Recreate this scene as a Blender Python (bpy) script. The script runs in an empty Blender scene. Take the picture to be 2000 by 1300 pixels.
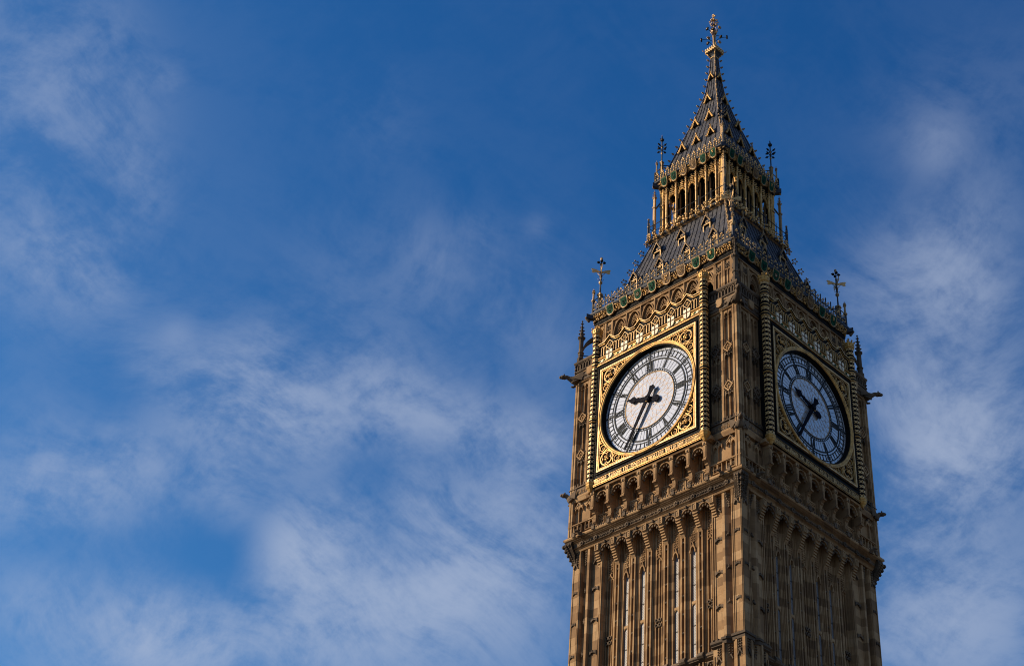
import bpy, bmesh, math, random
from mathutils import Vector, Matrix
random.seed(7)
PI = math.pi
S = bpy.context.scene
COL = S.collection

# ------------------------------------------------------------------ camera
GROUND = 55.0                       # the dial centres hang 55 m above the paving
cd = bpy.data.cameras.new('camera')
cam = bpy.data.objects.new('camera', cd); COL.objects.link(cam)
cd.sensor_fit = 'HORIZONTAL'; cd.sensor_width = 36.0; cd.lens = 36.0*2905.2/2000.0
cd.clip_end = 20000.0
R_ = Vector((0.70155056, 0.70912764, 0.07046142)); U_ = Vector((0.39182679, -0.46643897, 0.79303623))
F_ = Vector((-0.59522986, 0.52874633, 0.60508572))
M = Matrix(((R_.x, U_.x, -F_.x, 50.41619), (R_.y, U_.y, -F_.y, -63.59829), (R_.z, U_.z, -F_.z, GROUND-53.00786), (0, 0, 0, 1)))
cam.matrix_world = M
S.camera = cam

# ------------------------------------------------------------------ light
SUN_EL, SUN_AZ = math.radians(25), math.radians(48)      # azimuth: from the front face's normal towards the left
sun_dir = Vector((-math.sin(SUN_AZ)*math.cos(SUN_EL), -math.cos(SUN_AZ)*math.cos(SUN_EL), math.sin(SUN_EL)))
sd = bpy.data.lights.new('sun', 'SUN'); sd.energy = 5.0; sd.angle = math.radians(0.5); sd.color = (1.0, 0.80, 0.57)
so = bpy.data.objects.new('sun', sd); COL.objects.link(so)
so.rotation_euler = (-sun_dir).to_track_quat('-Z', 'Y').to_euler()
so.location = (-60, -60, 120)
S.view_settings.view_transform = 'Standard'; S.view_settings.look = 'None'
S.view_settings.exposure = 0.60; S.view_settings.gamma = 1.0
S.render.engine = 'CYCLES'
S.cycles.pixel_filter_type = 'BLACKMAN_HARRIS'; S.cycles.filter_width = 1.05

W = bpy.data.worlds.new('World'); S.world = W; W.use_nodes = True
nt = W.node_tree; N = nt.nodes; Lk = nt.links
bg = N['Background']; bg.inputs[1].default_value = 0.066

def nd(tree, typ, **kw):
    n = tree.nodes.new(typ)
    for k, v in kw.items(): setattr(n, k, v)
    return n
def val(tree, op, a, b=None, clamp=False):
    n = nd(tree, 'ShaderNodeMath', operation=op, use_clamp=clamp)
    for i, x in enumerate((a, b)):
        if x is None: continue
        if isinstance(x, (int, float)): n.inputs[i].default_value = x
        else: tree.links.new(x, n.inputs[i])
    return n.outputs[0]
def mixc(tree, fac, a, b, mode='MIX'):
    n = nd(tree, 'ShaderNodeMix', data_type='RGBA', blend_type=mode)
    for s, x in ((n.inputs[0], fac), (n.inputs[6], a), (n.inputs[7], b)):
        if isinstance(x, (int, float)): s.default_value = x
        elif isinstance(x, tuple): s.default_value = x if len(x) == 4 else x+(1,)
        else: tree.links.new(x, s)
    return n.outputs[2]
def maprange(tree, x, a, b, c, d, smooth=True):
    n = nd(tree, 'ShaderNodeMapRange', interpolation_type='SMOOTHSTEP' if smooth else 'LINEAR')
    tree.links.new(x, n.inputs[0])
    for i, q in enumerate((a, b, c, d)): n.inputs[i+1].default_value = q
    return n.outputs[0]

sky = nd(nt, 'ShaderNodeTexSky', sky_type='NISHITA', sun_disc=False)
sky.sun_elevation = SUN_EL; sky.sun_rotation = math.atan2(sun_dir.x, sun_dir.y) % (2*PI)
sky.altitude = 200; sky.air_density = 1.0; sky.dust_density = 0.4; sky.ozone_density = 3.0
tc = nd(nt, 'ShaderNodeTexCoord')
DIR = tc.outputs['Generated']
sc_ = nd(nt, 'ShaderNodeSeparateColor'); Lk.new(sky.outputs[0], sc_.inputs[0])
red = val(nt, 'MULTIPLY', val(nt, 'POWER', val(nt, 'MULTIPLY', sc_.outputs[0], .1), 2.2), 54.0)     # the deep blue of a clear polarised sky
red = val(nt, 'MINIMUM', red, val(nt, 'MULTIPLY', sc_.outputs[0], .8))
cc_ = nd(nt, 'ShaderNodeCombineColor'); Lk.new(red, cc_.inputs[0])
grn = val(nt, 'MULTIPLY', val(nt, 'POWER', val(nt, 'MULTIPLY', sc_.outputs[1], .1), 1.3), 15.2)
Lk.new(val(nt, 'MINIMUM', grn, sc_.outputs[1]), cc_.inputs[1]); Lk.new(val(nt, 'MULTIPLY', sc_.outputs[2], 1.32), cc_.inputs[2])
skyc = cc_.outputs[0]
# cirrus: each patch is a direction in the sky, a sharpness and a weight
def pixdir(x, y):
    return (F_*2905.2 + R_*(x-1000) - U_*(y-650)).normalized()
BL = [(600, 1350, 480, .09), (1900, 1200, 330, .09), (60, 300, 220, .08), (1830, 640, 150, .11), (20, 130, 110, .07), (240, 200, 60, .07), (1700, 560, 70, .08),
      (60, 30, 110, .06), (150, 90, 80, .06), (60, 230, 90, .09), (170, 240, 75, .10), (262, 330, 40, .13), (285, 400, 35, .11), (210, 60, 40, .09), (120, 500, 75, .20), (40, 470, 70, .14), (200, 540, 60, .16), (330, 152, 18, .10), (290, 155, 18, .08),
      (290, 700, 40, .14), (345, 650, 22, .14), (400, 770, 70, .32), (490, 740, 60, .32), (560, 790, 60, .34), (530, 650, 26, .12), (620, 850, 60, .30), (700, 750, 60, .30), (770, 790, 60, .30), (850, 820, 55, .32), (930, 840, 50, .32), (1020, 850, 45, .30), (1090, 860, 40, .24), (470, 860, 60, .18),
      (20, 965, 50, .26), (110, 940, 60, .26), (190, 960, 55, .24), (250, 890, 50, .24), (330, 930, 60, .16), (440, 945, 40, .16), (80, 860, 70, .10),
      (30, 1180, 70, .16), (110, 1190, 60, .22), (270, 1225, 60, .36), (350, 1245, 60, .38), (410, 1270, 50, .28), (220, 1280, 70, .26),
      (580, 1040, 50, .34), (620, 1110, 55, .38), (560, 1090, 50, .26), (680, 1000, 40, .26), (530, 1230, 70, .28), (450, 1000, 30, .1), (620, 1230, 70, .30), (740, 1150, 70, .30), (780, 1240, 90, .36), (860, 1140, 70, .36), (950, 1130, 60, .34), (1040, 1090, 60, .36), (900, 1010, 60, .28), (820, 970, 45, .26), (1040, 910, 40, .28), (980, 980, 50, .22), (1000, 1230, 90, .26), (1080, 1010, 50, .26),
      (820, 530, 90, .10), (850, 500, 45, .08), (940, 450, 22, .08), (1010, 580, 80, .12), (1050, 440, 18, .07), (650, 560, 90, .06), (1080, 690, 60, .10), (740, 240, 60, .05),
      (1830, 285, 38, .20), (1800, 250, 70, .07), (1930, 410, 60, .14), (1960, 200, 90, .06), (1800, 500, 60, .18), (1880, 520, 60, .20), (1900, 590, 50, .22), (1790, 620, 70, .18), (1760, 760, 50, .28), (1830, 800, 60, .30), (1900, 880, 70, .36), (1800, 900, 60, .30), (1980, 880, 60, .28), (1950, 760, 60, .20), (1760, 1000, 60, .22), (1860, 1000, 60, .24), (1950, 1140, 80, .24), (1820, 1180, 80, .24), (1900, 1270, 80, .26), (1740, 1240, 60, .2),
      (700, 920, 60, -.10), (470, 1090, 60, -.14), (90, 1060, 60, -.10), (250, 800, 60, -.06), (860, 890, 45, -.08), (1860, 1080, 40, -.08), (350, 1120, 60, -.08)]
mask = None
for x, y, r, w in BL:
    d = pixdir(x, y)
    dn = nd(nt, 'ShaderNodeVectorMath', operation='DOT_PRODUCT')
    Lk.new(DIR, dn.inputs[0]); dn.inputs[1].default_value = d
    sig = r/2905.2*1.0
    e = val(nt, 'MULTIPLY', val(nt, 'SUBTRACT', dn.outputs['Value'], 1.0), 1.0/(sig*sig))
    g = val(nt, 'MULTIPLY', val(nt, 'EXPONENT', e), w)
    mask = g if mask is None else val(nt, 'ADD', mask, g)
# unseen bank of bright cloud off to the right, added to light the shaded side
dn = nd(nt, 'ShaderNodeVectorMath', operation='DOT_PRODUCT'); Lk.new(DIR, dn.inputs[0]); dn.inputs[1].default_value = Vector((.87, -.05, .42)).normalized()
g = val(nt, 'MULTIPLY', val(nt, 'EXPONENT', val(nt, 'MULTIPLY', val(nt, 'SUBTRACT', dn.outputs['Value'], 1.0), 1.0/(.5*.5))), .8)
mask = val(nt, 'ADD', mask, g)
def skynoise(rot, scale, s, detail, dist, rough=.6):
    mp = nd(nt, 'ShaderNodeMapping'); Lk.new(DIR, mp.inputs[0])
    mp.inputs['Rotation'].default_value = rot; mp.inputs['Scale'].default_value = scale
    n = nd(nt, 'ShaderNodeTexNoise'); Lk.new(mp.outputs[0], n.inputs[0])
    n.inputs['Scale'].default_value = s; n.inputs['Detail'].default_value = detail
    n.inputs['Roughness'].default_value = rough; n.inputs['Distortion'].default_value = dist
    return n.outputs[0]
wn = nd(nt, 'ShaderNodeTexNoise'); Lk.new(DIR, wn.inputs[0]); wn.inputs['Scale'].default_value = 5.0; wn.inputs['Detail'].default_value = 2
wv = nd(nt, 'ShaderNodeVectorMath', operation='SCALE'); Lk.new(wn.outputs['Color'], wv.inputs[0]); wv.inputs['Scale'].default_value = .16
wa = nd(nt, 'ShaderNodeVectorMath', operation='ADD'); Lk.new(DIR, wa.inputs[0]); Lk.new(wv.outputs[0], wa.inputs[1])
WDIR = wa.outputs[0]
def streaks(deg, along, across, detail, rough):        # fibres of ice cloud: noise drawn out along one direction of the sky
    t = math.radians(deg)
    A = R_*math.cos(t)+U_*math.sin(t); B = U_*math.cos(t)-R_*math.sin(t)
    cb = nd(nt, 'ShaderNodeCombineXYZ')
    for i, (v, k) in enumerate(((A, along), (B, across), (F_, along))):
        dn = nd(nt, 'ShaderNodeVectorMath', operation='DOT_PRODUCT'); Lk.new(WDIR, dn.inputs[0]); dn.inputs[1].default_value = v*k
        Lk.new(dn.outputs['Value'], cb.inputs[i])
    n = nd(nt, 'ShaderNodeTexNoise'); Lk.new(cb.outputs[0], n.inputs[0]); n.inputs['Scale'].default_value = 1
    n.inputs['Detail'].default_value = detail; n.inputs['Roughness'].default_value = rough
    return n.outputs[0]
n1 = streaks(-15, 7, 15, 10, .66)
n2 = streaks(-40, 12, 30, 9, .66)
n4 = streaks(35, 34, 62, 5, .62)
n3 = skynoise((0.2, 0.9, 0.2), (1, 1.2, 1), 11.0, 10, 0.0, .68)
dens = val(nt, 'ADD', val(nt, 'ADD', val(nt, 'MULTIPLY', n4, .15), val(nt, 'MULTIPLY', n1, .32)), val(nt, 'ADD', val(nt, 'MULTIPLY', n2, .26), val(nt, 'MULTIPLY', n3, .30)))
dens = maprange(nt, dens, .405, .61, 0.0, 1.0, smooth=True)
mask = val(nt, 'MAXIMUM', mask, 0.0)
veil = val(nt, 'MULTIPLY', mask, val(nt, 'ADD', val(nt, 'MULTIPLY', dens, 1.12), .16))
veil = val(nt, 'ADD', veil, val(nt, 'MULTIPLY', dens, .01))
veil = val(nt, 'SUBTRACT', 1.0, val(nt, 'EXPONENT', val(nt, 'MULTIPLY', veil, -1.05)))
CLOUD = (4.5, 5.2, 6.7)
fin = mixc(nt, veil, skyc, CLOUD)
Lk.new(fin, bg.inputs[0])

# ------------------------------------------------------------------ materials
def newmat(name):
    m = bpy.data.materials.new(name); m.use_nodes = True
    t = m.node_tree; b = t.nodes['Principled BSDF']
    return m, t, b
def objcoord(t, vec=None):
    c = nd(t, 'ShaderNodeTexCoord'); return c.outputs['Object']
def noise(t, vec, scale, detail=4, rough=.6, sc=None, dist=0):
    if sc:
        mp = nd(t, 'ShaderNodeMapping'); t.links.new(vec, mp.inputs[0]); mp.inputs['Scale'].default_value = sc; vec = mp.outputs[0]
    n = nd(t, 'ShaderNodeTexNoise'); t.links.new(vec, n.inputs[0])
    n.inputs['Scale'].default_value = scale; n.inputs['Detail'].default_value = detail; n.inputs['Roughness'].default_value = rough
    n.inputs['Distortion'].default_value = dist
    return n.outputs[0]
def ramp(t, x, stops):
    r = nd(t, 'ShaderNodeValToRGB'); t.links.new(x, r.inputs[0])
    e = r.color_ramp.elements
    while len(e) < len(stops): e.new(.5)
    for i, (p, c) in enumerate(stops): e[i].position = p; e[i].color = c+(1,)
    return r.outputs[0]
def bump(t, b, h, s, d):
    n = nd(t, 'ShaderNodeBump'); n.inputs['Strength'].default_value = s; n.inputs['Distance'].default_value = d
    t.links.new(h, n.inputs['Height']); t.links.new(n.outputs[0], b.inputs['Normal'])

def stone(name, stops, soot=.5):
    m, t, b = newmat(name)
    o = objcoord(t)
    sp = nd(t, 'ShaderNodeSeparateXYZ'); t.links.new(o, sp.inputs[0])
    cb = nd(t, 'ShaderNodeCombineXYZ')
    t.links.new(val(t, 'ADD', sp.outputs[0], sp.outputs[1]), cb.inputs[0]); t.links.new(sp.outputs[2], cb.inputs[1])
    br = nd(t, 'ShaderNodeTexBrick'); t.links.new(cb.outputs[0], br.inputs[0])
    br.inputs['Color1'].default_value = (0, 0, 0, 1); br.inputs['Color2'].default_value = (1, 1, 1, 1); br.inputs['Mortar'].default_value = (.35, .35, .35, 1)
    br.inputs['Scale'].default_value = 1; br.inputs['Mortar Size'].default_value = .006; br.inputs['Bias'].default_value = 0
    br.inputs['Brick Width'].default_value = .86; br.inputs['Row Height'].default_value = .52; br.offset = .37; br.offset_frequency = 2
    blk = val(t, 'MULTIPLY', br.outputs[0], .62)
    f = val(t, 'ADD', blk, val(t, 'MULTIPLY', noise(t, o, 1.3, 6, .65), .55))
    c = ramp(t, f, stops)
    st = noise(t, o, 1.0, 6, .65, sc=(4.5, 4.5, .55))
    c = mixc(t, maprange(t, st, .50, .74, 0, soot), c, (.055, .040, .027))
    fine = noise(t, o, 9, 5, .7)
    c = mixc(t, maprange(t, fine, .3, .75, 0, .3), c, (.13, .085, .048))
    t.links.new(c, b.inputs['Base Color'])
    b.inputs['Roughness'].default_value = .9; b.inputs['Specular IOR Level'].default_value = .2
    h = val(t, 'ADD', val(t, 'MULTIPLY', noise(t, o, 14, 6, .7), .6), val(t, 'MULTIPLY', br.outputs[1], -.6))
    bump(t, b, h, .35, .03)
    return m
STONE = stone('honey_limestone', [(.18, (.115, .067, .033)), (.38, (.192, .114, .053)), (.60, (.27, .163, .075)), (.88, (.355, .234, .120))])
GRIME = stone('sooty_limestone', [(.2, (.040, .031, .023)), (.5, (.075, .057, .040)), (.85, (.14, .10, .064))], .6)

def painted(name, col, rough, metal=0., var=.25, spec=.5, col2=None, sc=3., grime=0):
    m, t, b = newmat(name)
    o = objcoord(t)
    c2 = col2 or tuple(x*(1-var) for x in col)
    c = mixc(t, maprange(t, noise(t, o, sc, 6, .65), .35, .68, 0, 1), col, c2)
    t.links.new(c, b.inputs['Base Color'])
    if grime: c = mixc(t, maprange(t, noise(t, o, 2.4, 8, .7), .42, .72, 0, grime), c, (.07, .04, .015)); t.links.new(c, b.inputs['Base Color'])
    r = maprange(t, noise(t, o, sc*2.3, 4, .6), .3, .7, rough*.8, min(1, rough*1.25))
    t.links.new(r, b.inputs['Roughness'])
    b.inputs['Metallic'].default_value = metal; b.inputs['Specular IOR Level'].default_value = spec
    bump(t, b, noise(t, o, 22, 4, .6), .15, .01)
    return m
GOLD = painted('gilding', (.58, .335, .085), .48, .42, col2=(.36, .195, .045), sc=6, grime=.75)
PALEGOLD = painted('pale_gilding', (.66, .43, .17), .5, .22, col2=(.48, .29, .09), sc=6, grime=.55)
OLDGOLD = painted('worn_gilding', (.33, .205, .075), .5, .3, col2=(.17, .10, .04), sc=6)
BLACK = painted('black_paint', (.010, .0095, .009), .65, 0, .4, .05)
LEAD = painted('grey_ironwork', (.030, .036, .047), .55, 0, .35, .18)
IRON = painted('dark_ironwork', (.009, .010, .014), .6, 0, .4, .12)
DIALIRON = painted('dial_iron', (.020, .026, .032), .6, 0, .3, .08)
HANDS = painted('hand_paint', (.005, .006, .012), .7, 0, .3, .03)
GREEN = painted('green_enamel', (.004, .060, .029), .7, 0, spec=.06, col2=(.003, .022, .012), sc=9)
CREAM = painted('cream_paint', (.62, .52, .35), .5, 0, .12)
CROSS = painted('cross_paint', (.075, .035, .015), .7, 0, .3, .03)
BROWN = painted('brown_paint', (.085, .045, .016), .7, 0, .4, .15)
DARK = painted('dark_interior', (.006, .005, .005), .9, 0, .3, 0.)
LEADING = painted('gilt_leading', (.34, .20, .07), .5, .2, .3)

def roofmat():
    m, t, b = newmat('iron_roof_tiles'); o = objcoord(t)
    c = mixc(t, maprange(t, noise(t, o, 1.6, 7, .7), .32, .7, 0, 1), (.046, .045, .049), (.022, .023, .028))
    c = mixc(t, maprange(t, noise(t, o, 1., 6, .65, sc=(3, 3, .5)),   .50, .70, 0, .7), c, (.11, .098, .085))
    t.links.new(c, b.inputs['Base Color'])
    t.links.new(maprange(t, noise(t, o, 4, 5, .6), .3, .7, .38, .62), b.inputs['Roughness'])
    b.inputs['Specular IOR Level'].default_value = .35
    bump(t, b, noise(t, o, 7, 5, .6), .2, .02)
    return m
ROOF = roofmat()
def opal():
    m, t, b = newmat('opal_glass'); o = objcoord(t)
    c = mixc(t, maprange(t, noise(t, o, 1.1, 4, .6), .3, .7, 0, 1), (.395, .425, .455), (.36, .39, .42))
    vo = nd(t, 'ShaderNodeTexVoronoi'); t.links.new(o, vo.inputs[0]); vo.inputs['Scale'].default_value = 3.4
    vs = nd(t, 'ShaderNodeSeparateColor'); t.links.new(vo.outputs['Color'], vs.inputs[0])
    c = mixc(t, val(t, 'MULTIPLY', vs.outputs[0], .22), c, (.27, .29, .32))
    t.links.new(c, b.inputs['Base Color']); b.inputs['Roughness'].default_value = .55; b.inputs['Specular IOR Level'].default_value = .35
    b.inputs['Coat Weight'].default_value = 1.0; b.inputs['Coat IOR'].default_value = 2.7; b.inputs['Coat Roughness'].default_value = .07
    b.inputs['Subsurface Weight'].default_value = .75; b.inputs['Subsurface Radius'].default_value = (1, 1, 1); b.inputs['Subsurface Scale'].default_value = .16
    return m
OPAL = opal()
def leaded(name, base):
    m, t, b = newmat(name); o = objcoord(t)
    sp = nd(t, 'ShaderNodeSeparateXYZ'); t.links.new(o, sp.inputs[0])
    a = val(t, 'ADD', val(t, 'MULTIPLY', sp.outputs[0], 9.), val(t, 'MULTIPLY', sp.outputs[2], 6.))
    d = val(t, 'SUBTRACT', val(t, 'MULTIPLY', sp.outputs[0], 9.), val(t, 'MULTIPLY', sp.outputs[2], 6.))
    l1 = val(t, 'LESS_THAN', val(t, 'FRACT', a), .16); l2 = val(t, 'LESS_THAN', val(t, 'FRACT', d), .16)
    l = val(t, 'MAXIMUM', l1, l2)
    vo = nd(t, 'ShaderNodeTexWhiteNoise'); vo.noise_dimensions = '2D'
    cb = nd(t, 'ShaderNodeCombineXYZ'); t.links.new(val(t, 'FLOOR', a), cb.inputs[0]); t.links.new(val(t, 'FLOOR', d), cb.inputs[1]); t.links.new(cb.outputs[0], vo.inputs[0])
    c = mixc(t, val(t, 'MULTIPLY', vo.outputs[0], .6), base, tuple(x*.5 for x in base))
    c = mixc(t, l, c, (.03, .03, .03))
    t.links.new(c, b.inputs['Base Color'])
    t.links.new(val(t, 'ADD', val(t, 'MULTIPLY', l, .3), .5), b.inputs['Roughness'])
    b.inputs['Specular IOR Level'].default_value = .35
    return m
PANE = leaded('leaded_glass', (.17, .165, .165))
DPANE = painted('dark_glass', (.012, .015, .02), .12, 0, .3, 1.0)
def paving():
    m, t, b = newmat('paving'); o = objcoord(t)
    br = nd(t, 'ShaderNodeTexBrick'); t.links.new(o, br.inputs[0]); br.inputs['Scale'].default_value = 1
    br.inputs['Color1'].default_value = (.055, .05, .045, 1); br.inputs['Color2'].default_value = (.08, .072, .062, 1); br.inputs['Mortar'].default_value = (.03, .028, .025, 1)
    br.inputs['Brick Width'].default_value = .9; br.inputs['Row Height'].default_value = .6; br.inputs['Mortar Size'].default_value = .01
    c = mixc(t, maprange(t, noise(t, o, .4, 6, .6), .35, .7, 0, .5), br.outputs[0], (.045, .042, .04))
    t.links.new(c, b.inputs['Base Color']); b.inputs['Roughness'].default_value = .85
    return m
PAVING = paving()

# ------------------------------------------------------------------ mesh collector
# local frame of a face: u along the wall, w out from the tower's axis, z up (0 = dial centre)
ICO = None
def ico():
    global ICO
    if ICO is None:
        p = (1+5**.5)/2; s = (1+p*p)**.5
        V = [(-1, p, 0), (1, p, 0), (-1, -p, 0), (1, -p, 0), (0, -1, p), (0, 1, p), (0, -1, -p), (0, 1, -p), (p, 0, -1), (p, 0, 1), (-p, 0, -1), (-p, 0, 1)]
        V = [(a/s, b/s, c/s) for a, b, c in V]
        Fc = [(0, 11, 5), (0, 5, 1), (0, 1, 7), (0, 7, 10), (0, 10, 11), (1, 5, 9), (5, 11, 4), (11, 10, 2), (10, 7, 6), (7, 1, 8), (3, 9, 4), (3, 4, 2), (3, 2, 6), (3, 6, 8), (3, 8, 9), (4, 9, 5), (2, 4, 11), (6, 2, 10), (8, 6, 7), (9, 8, 1)]
        ICO = (V, Fc)
    return ICO
def offset_line(pts, h, closed):
    n = len(pts); out = []
    for i in range(n):
        if closed: a, b, c = pts[i-1], pts[i], pts[(i+1) % n]
        else: a, b, c = pts[max(i-1, 0)], pts[i], pts[min(i+1, n-1)]
        d1 = (b[0]-a[0], b[1]-a[1]); d2 = (c[0]-b[0], c[1]-b[1])
        l1 = math.hypot(*d1); l2 = math.hypot(*d2)
        if l1 < 1e-9: d1, l1 = d2, l2
        if l2 < 1e-9: d2, l2 = d1, l1
        n1 = (-d1[1]/l1, d1[0]/l1); n2 = (-d2[1]/l2, d2[0]/l2)
        m = (n1[0]+n2[0], n1[1]+n2[1]); q = m[0]*n1[0]+m[1]*n1[1]
        k = 1/max(q, .35) if abs(q) > 1e-6 else 1
        out.append((b[0]+m[0]*k*h, b[1]+m[1]*k*h))
    return out
def arch(ua, ub, zs, za, n=5):
    """pointed arch from (ua,zs) up to the apex and down to (ub,zs)"""
    c = (ua+ub)/2; out = []
    for i in range(n+1):
        t = i/n; out.append((ua+(c-ua)*(1-math.cos(t*PI/2))**.9, zs+(za-zs)*math.sin(t*PI/2)**.95))
    r = [(2*c-p[0], p[1]) for p in out[:-1]]
    return out+r[::-1]
def circ(cu, cz, r, n=16, a0=0.): return [(cu+r*math.cos(a0+2*PI*i/n), cz+r*math.sin(a0+2*PI*i/n)) for i in range(n)]

class G:
    def __init__(s): s.v = []; s.f = []; s.m = []; s.sm = []; s.mats = []; s.cur = 0
    def mat(s, m):
        if m not in s.mats: s.mats.append(m)
        s.cur = s.mats.index(m); return s
    def face(s, idx, sm=False): s.f.append(idx); s.m.append(s.cur); s.sm.append(sm)
    def hexa(s, P):   # 8 points (u,w,z): bottom ring then top ring
        b = len(s.v); s.v += [(p[0], -p[1], p[2]) for p in P]
        for q in ((0, 1, 2, 3), (4, 5, 6, 7), (0, 1, 5, 4), (1, 2, 6, 5), (2, 3, 7, 6), (3, 0, 4, 7)): s.face([b+i for i in q])
    def box(s, u0, u1, w0, w1, z0, z1):
        s.hexa([(u0, w0, z0), (u1, w0, z0), (u1, w1, z0), (u0, w1, z0), (u0, w0, z1), (u1, w0, z1), (u1, w1, z1), (u0, w1, z1)])
    def loft(s, rings, cap=True, sm=False, close=False):
        b = len(s.v); n = len(rings[0])
        for r in rings: s.v += [(p[0], -p[1], p[2]) for p in r]
        k = len(rings)
        for j in range(k if close else k-1):
            j2 = (j+1) % k
            for i in range(n):
                i2 = (i+1) % n
                s.face([b+j*n+i, b+j*n+i2, b+j2*n+i2, b+j2*n+i], sm)
        if cap and not close:
            s.face([b+i for i in range(n)]); s.face([b+(k-1)*n+i for i in range(n)])
    def prism(s, poly, w0, w1): s.loft([[(u, w0, z) for u, z in poly], [(u, w1, z) for u, z in poly]])
    def vprism(s, poly, z0, z1): s.loft([[(u, w, z0) for u, w in poly], [(u, w, z1) for u, w in poly]])
    def uprism(s, poly, u0, u1): s.loft([[(u0, w, z) for w, z in poly], [(u1, w, z) for w, z in poly]])
    def miter(s, poly, u0): s.loft([[(u0, w, z) for w, z in poly], [(w, w, z) for w, z in poly]])
    def ribbon(s, pts, wd, w0, w1, closed=False):
        a = offset_line(pts, wd/2, closed); c = offset_line(pts, -wd/2, closed)
        rings = [[(p[0], w0, p[1]), (p[0], w1, p[1]), (q[0], w1, q[1]), (q[0], w0, q[1])] for p, q in zip(a, c)]
        s.loft(rings, close=closed)
    def spandrel(s, pts, zt, w0, w1):
        for p, q in zip(pts[:-1], pts[1:]):
            if abs(p[0]-q[0]) < 1e-4: continue
            s.prism([p, q, (q[0], zt), (p[0], zt)], w0, w1)
    def tube(s, pts, r, n=6, sm=True):
        P = [Vector(p) for p in pts]; rr = r if isinstance(r, (list, tuple)) else [r]*len(P)
        rings = []
        for i, p in enumerate(P):
            d = (P[min(i+1, len(P)-1)]-P[max(i-1, 0)]).normalized()
            x = d.cross(Vector((0, 0, 1)))
            if x.length < 1e-3: x = Vector((1, 0, 0))
            x.normalize(); y = d.cross(x)
            rings.append([tuple(p+(x*math.cos(2*PI*k/n)+y*math.sin(2*PI*k/n))*rr[i]) for k in range(n)])
        s.loft(rings, sm=sm)
    def lathe(s, prof, cu, cw, n=8, rot=None, sm=False):
        a0 = PI/n if rot is None else rot
        s.loft([[(cu+r*math.cos(a0+2*PI*k/n), cw+r*math.sin(a0+2*PI*k/n), z) for k in range(n)] for r, z in prof], sm=sm)
    def ball(s, u, w, z, r, sz=None):
        V, Fc = ico(); b = len(s.v); sx, sy, sq = sz or (1, 1, 1)
        s.v += [(u+x*r*sx, -(w+y*r*sy), z+q*r*sq) for x, y, q in V]
        for f in Fc: s.face([b+i for i in f], True)
    def leaf(s, u, w, z, r):        # a little curled leaf: three lobes
        for a in range(3):
            t = a*2*PI/3+PI/2+random.uniform(-.2, .2)
            s.ball(u+math.cos(t)*r*.62, w+random.uniform(-.2, .2)*r, z+math.sin(t)*r*.62, r*.62, (1, .8, 1))
    def rosette(s, u, w, z, r, lobes=5):
        for a in range(lobes):
            t = a*2*PI/lobes+.3; s.ball(u+math.cos(t)*r*.6, w, z+math.sin(t)*r*.6, r*.45, (1, .6, 1))
        s.ball(u, w+r*.2, z, r*.38)
    def sq(s, prof, mats=None):     # profile (w,z) swept round the square plan; closed at both ends by inner faces
        for i in range(len(prof)-1):
            if mats: s.mat(mats[i] if i < len(mats) else mats[-1])
            (a, za), (c, zc) = prof[i], prof[i+1]
            b = len(s.v)
            for e, z in ((a, za), (c, zc)): s.v += [(-e, -e, z), (e, -e, z), (e, e, z), (-e, e, z)]
            for k in range(4): s.face([b+k, b+(k+1) % 4, b+4+(k+1) % 4, b+4+k])
    def add(s, o, fn, flip=False):
        b = len(s.v); s.v += [fn(p) for p in o.v]
        for f, m, q in zip(o.f, o.m, o.sm):
            s.mat(o.mats[m]); s.face([b+i for i in (f[::-1] if flip else f)], q)
    def diag(s, o): s.add(o, lambda p: p); s.add(o, lambda p: (-p[1], -p[0], p[2]), True)   # both faces of the corner
    def build(s, name, parent=None, k=0, recalc=True):
        me = bpy.data.meshes.new(name); me.from_pydata(s.v, [], s.f)
        for m in s.mats: me.materials.append(m)
        me.polygons.foreach_set('material_index', s.m); me.polygons.foreach_set('use_smooth', s.sm)
        if recalc:
            bm = bmesh.new(); bm.from_mesh(me); bmesh.ops.recalc_face_normals(bm, faces=bm.faces); bm.to_mesh(me); bm.free()
        me.update()
        o = bpy.data.objects.new(name, me); COL.objects.link(o)
        if parent is not None: o.parent = parent
        return o

TOWER = bpy.data.objects.new('clock_tower', None); COL.objects.link(TOWER)
TOWER['label'] = 'tall Gothic stone clock tower with white dials, gilded frames and a dark iron spire'
TOWER['category'] = 'clock tower'

def part(g, name):
    o = g.build(name, TOWER); o.location = (0, 0, GROUND); return o
def sub(g, name, par): return g.build(name, par)
def around(o, ks=(1, 2, 3)):          # copies of a part and of its sub-parts on the other sides
    kids = list(o.children)
    for k in ks:
        c = o.copy(); COL.objects.link(c); c.parent = TOWER; c.rotation_euler = (0, 0, k*PI/2)
        for ch in kids:
            q = ch.copy(); COL.objects.link(q); q.parent = c
def repeat(o, us, axis=0):            # copies of a sub-part along the face
    for u in us:
        c = o.copy(); COL.objects.link(c); c.parent = o.parent
        c.location = Vector(o.location)+Vector((u, 0, 0))

# ------------------------------------------------------------------ ground
g = G().mat(PAVING)
b = 6000
g.v = [(-b, -b, 0), (b, -b, 0), (b, b, 0), (-b, b, 0)]; g.face([0, 1, 2, 3])
gr = g.build('ground', None, recalc=False); gr['kind'] = 'structure'; gr['label'] = 'stone paving around the foot of the tower'

P_ = 1.265
BAYS = [-3*P_, -2*P_, -P_, 0, P_, 2*P_, 3*P_]
POSTS = [(i-3.5)*P_ for i in range(8)]
WINS = (1, 2, 4, 5)

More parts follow.
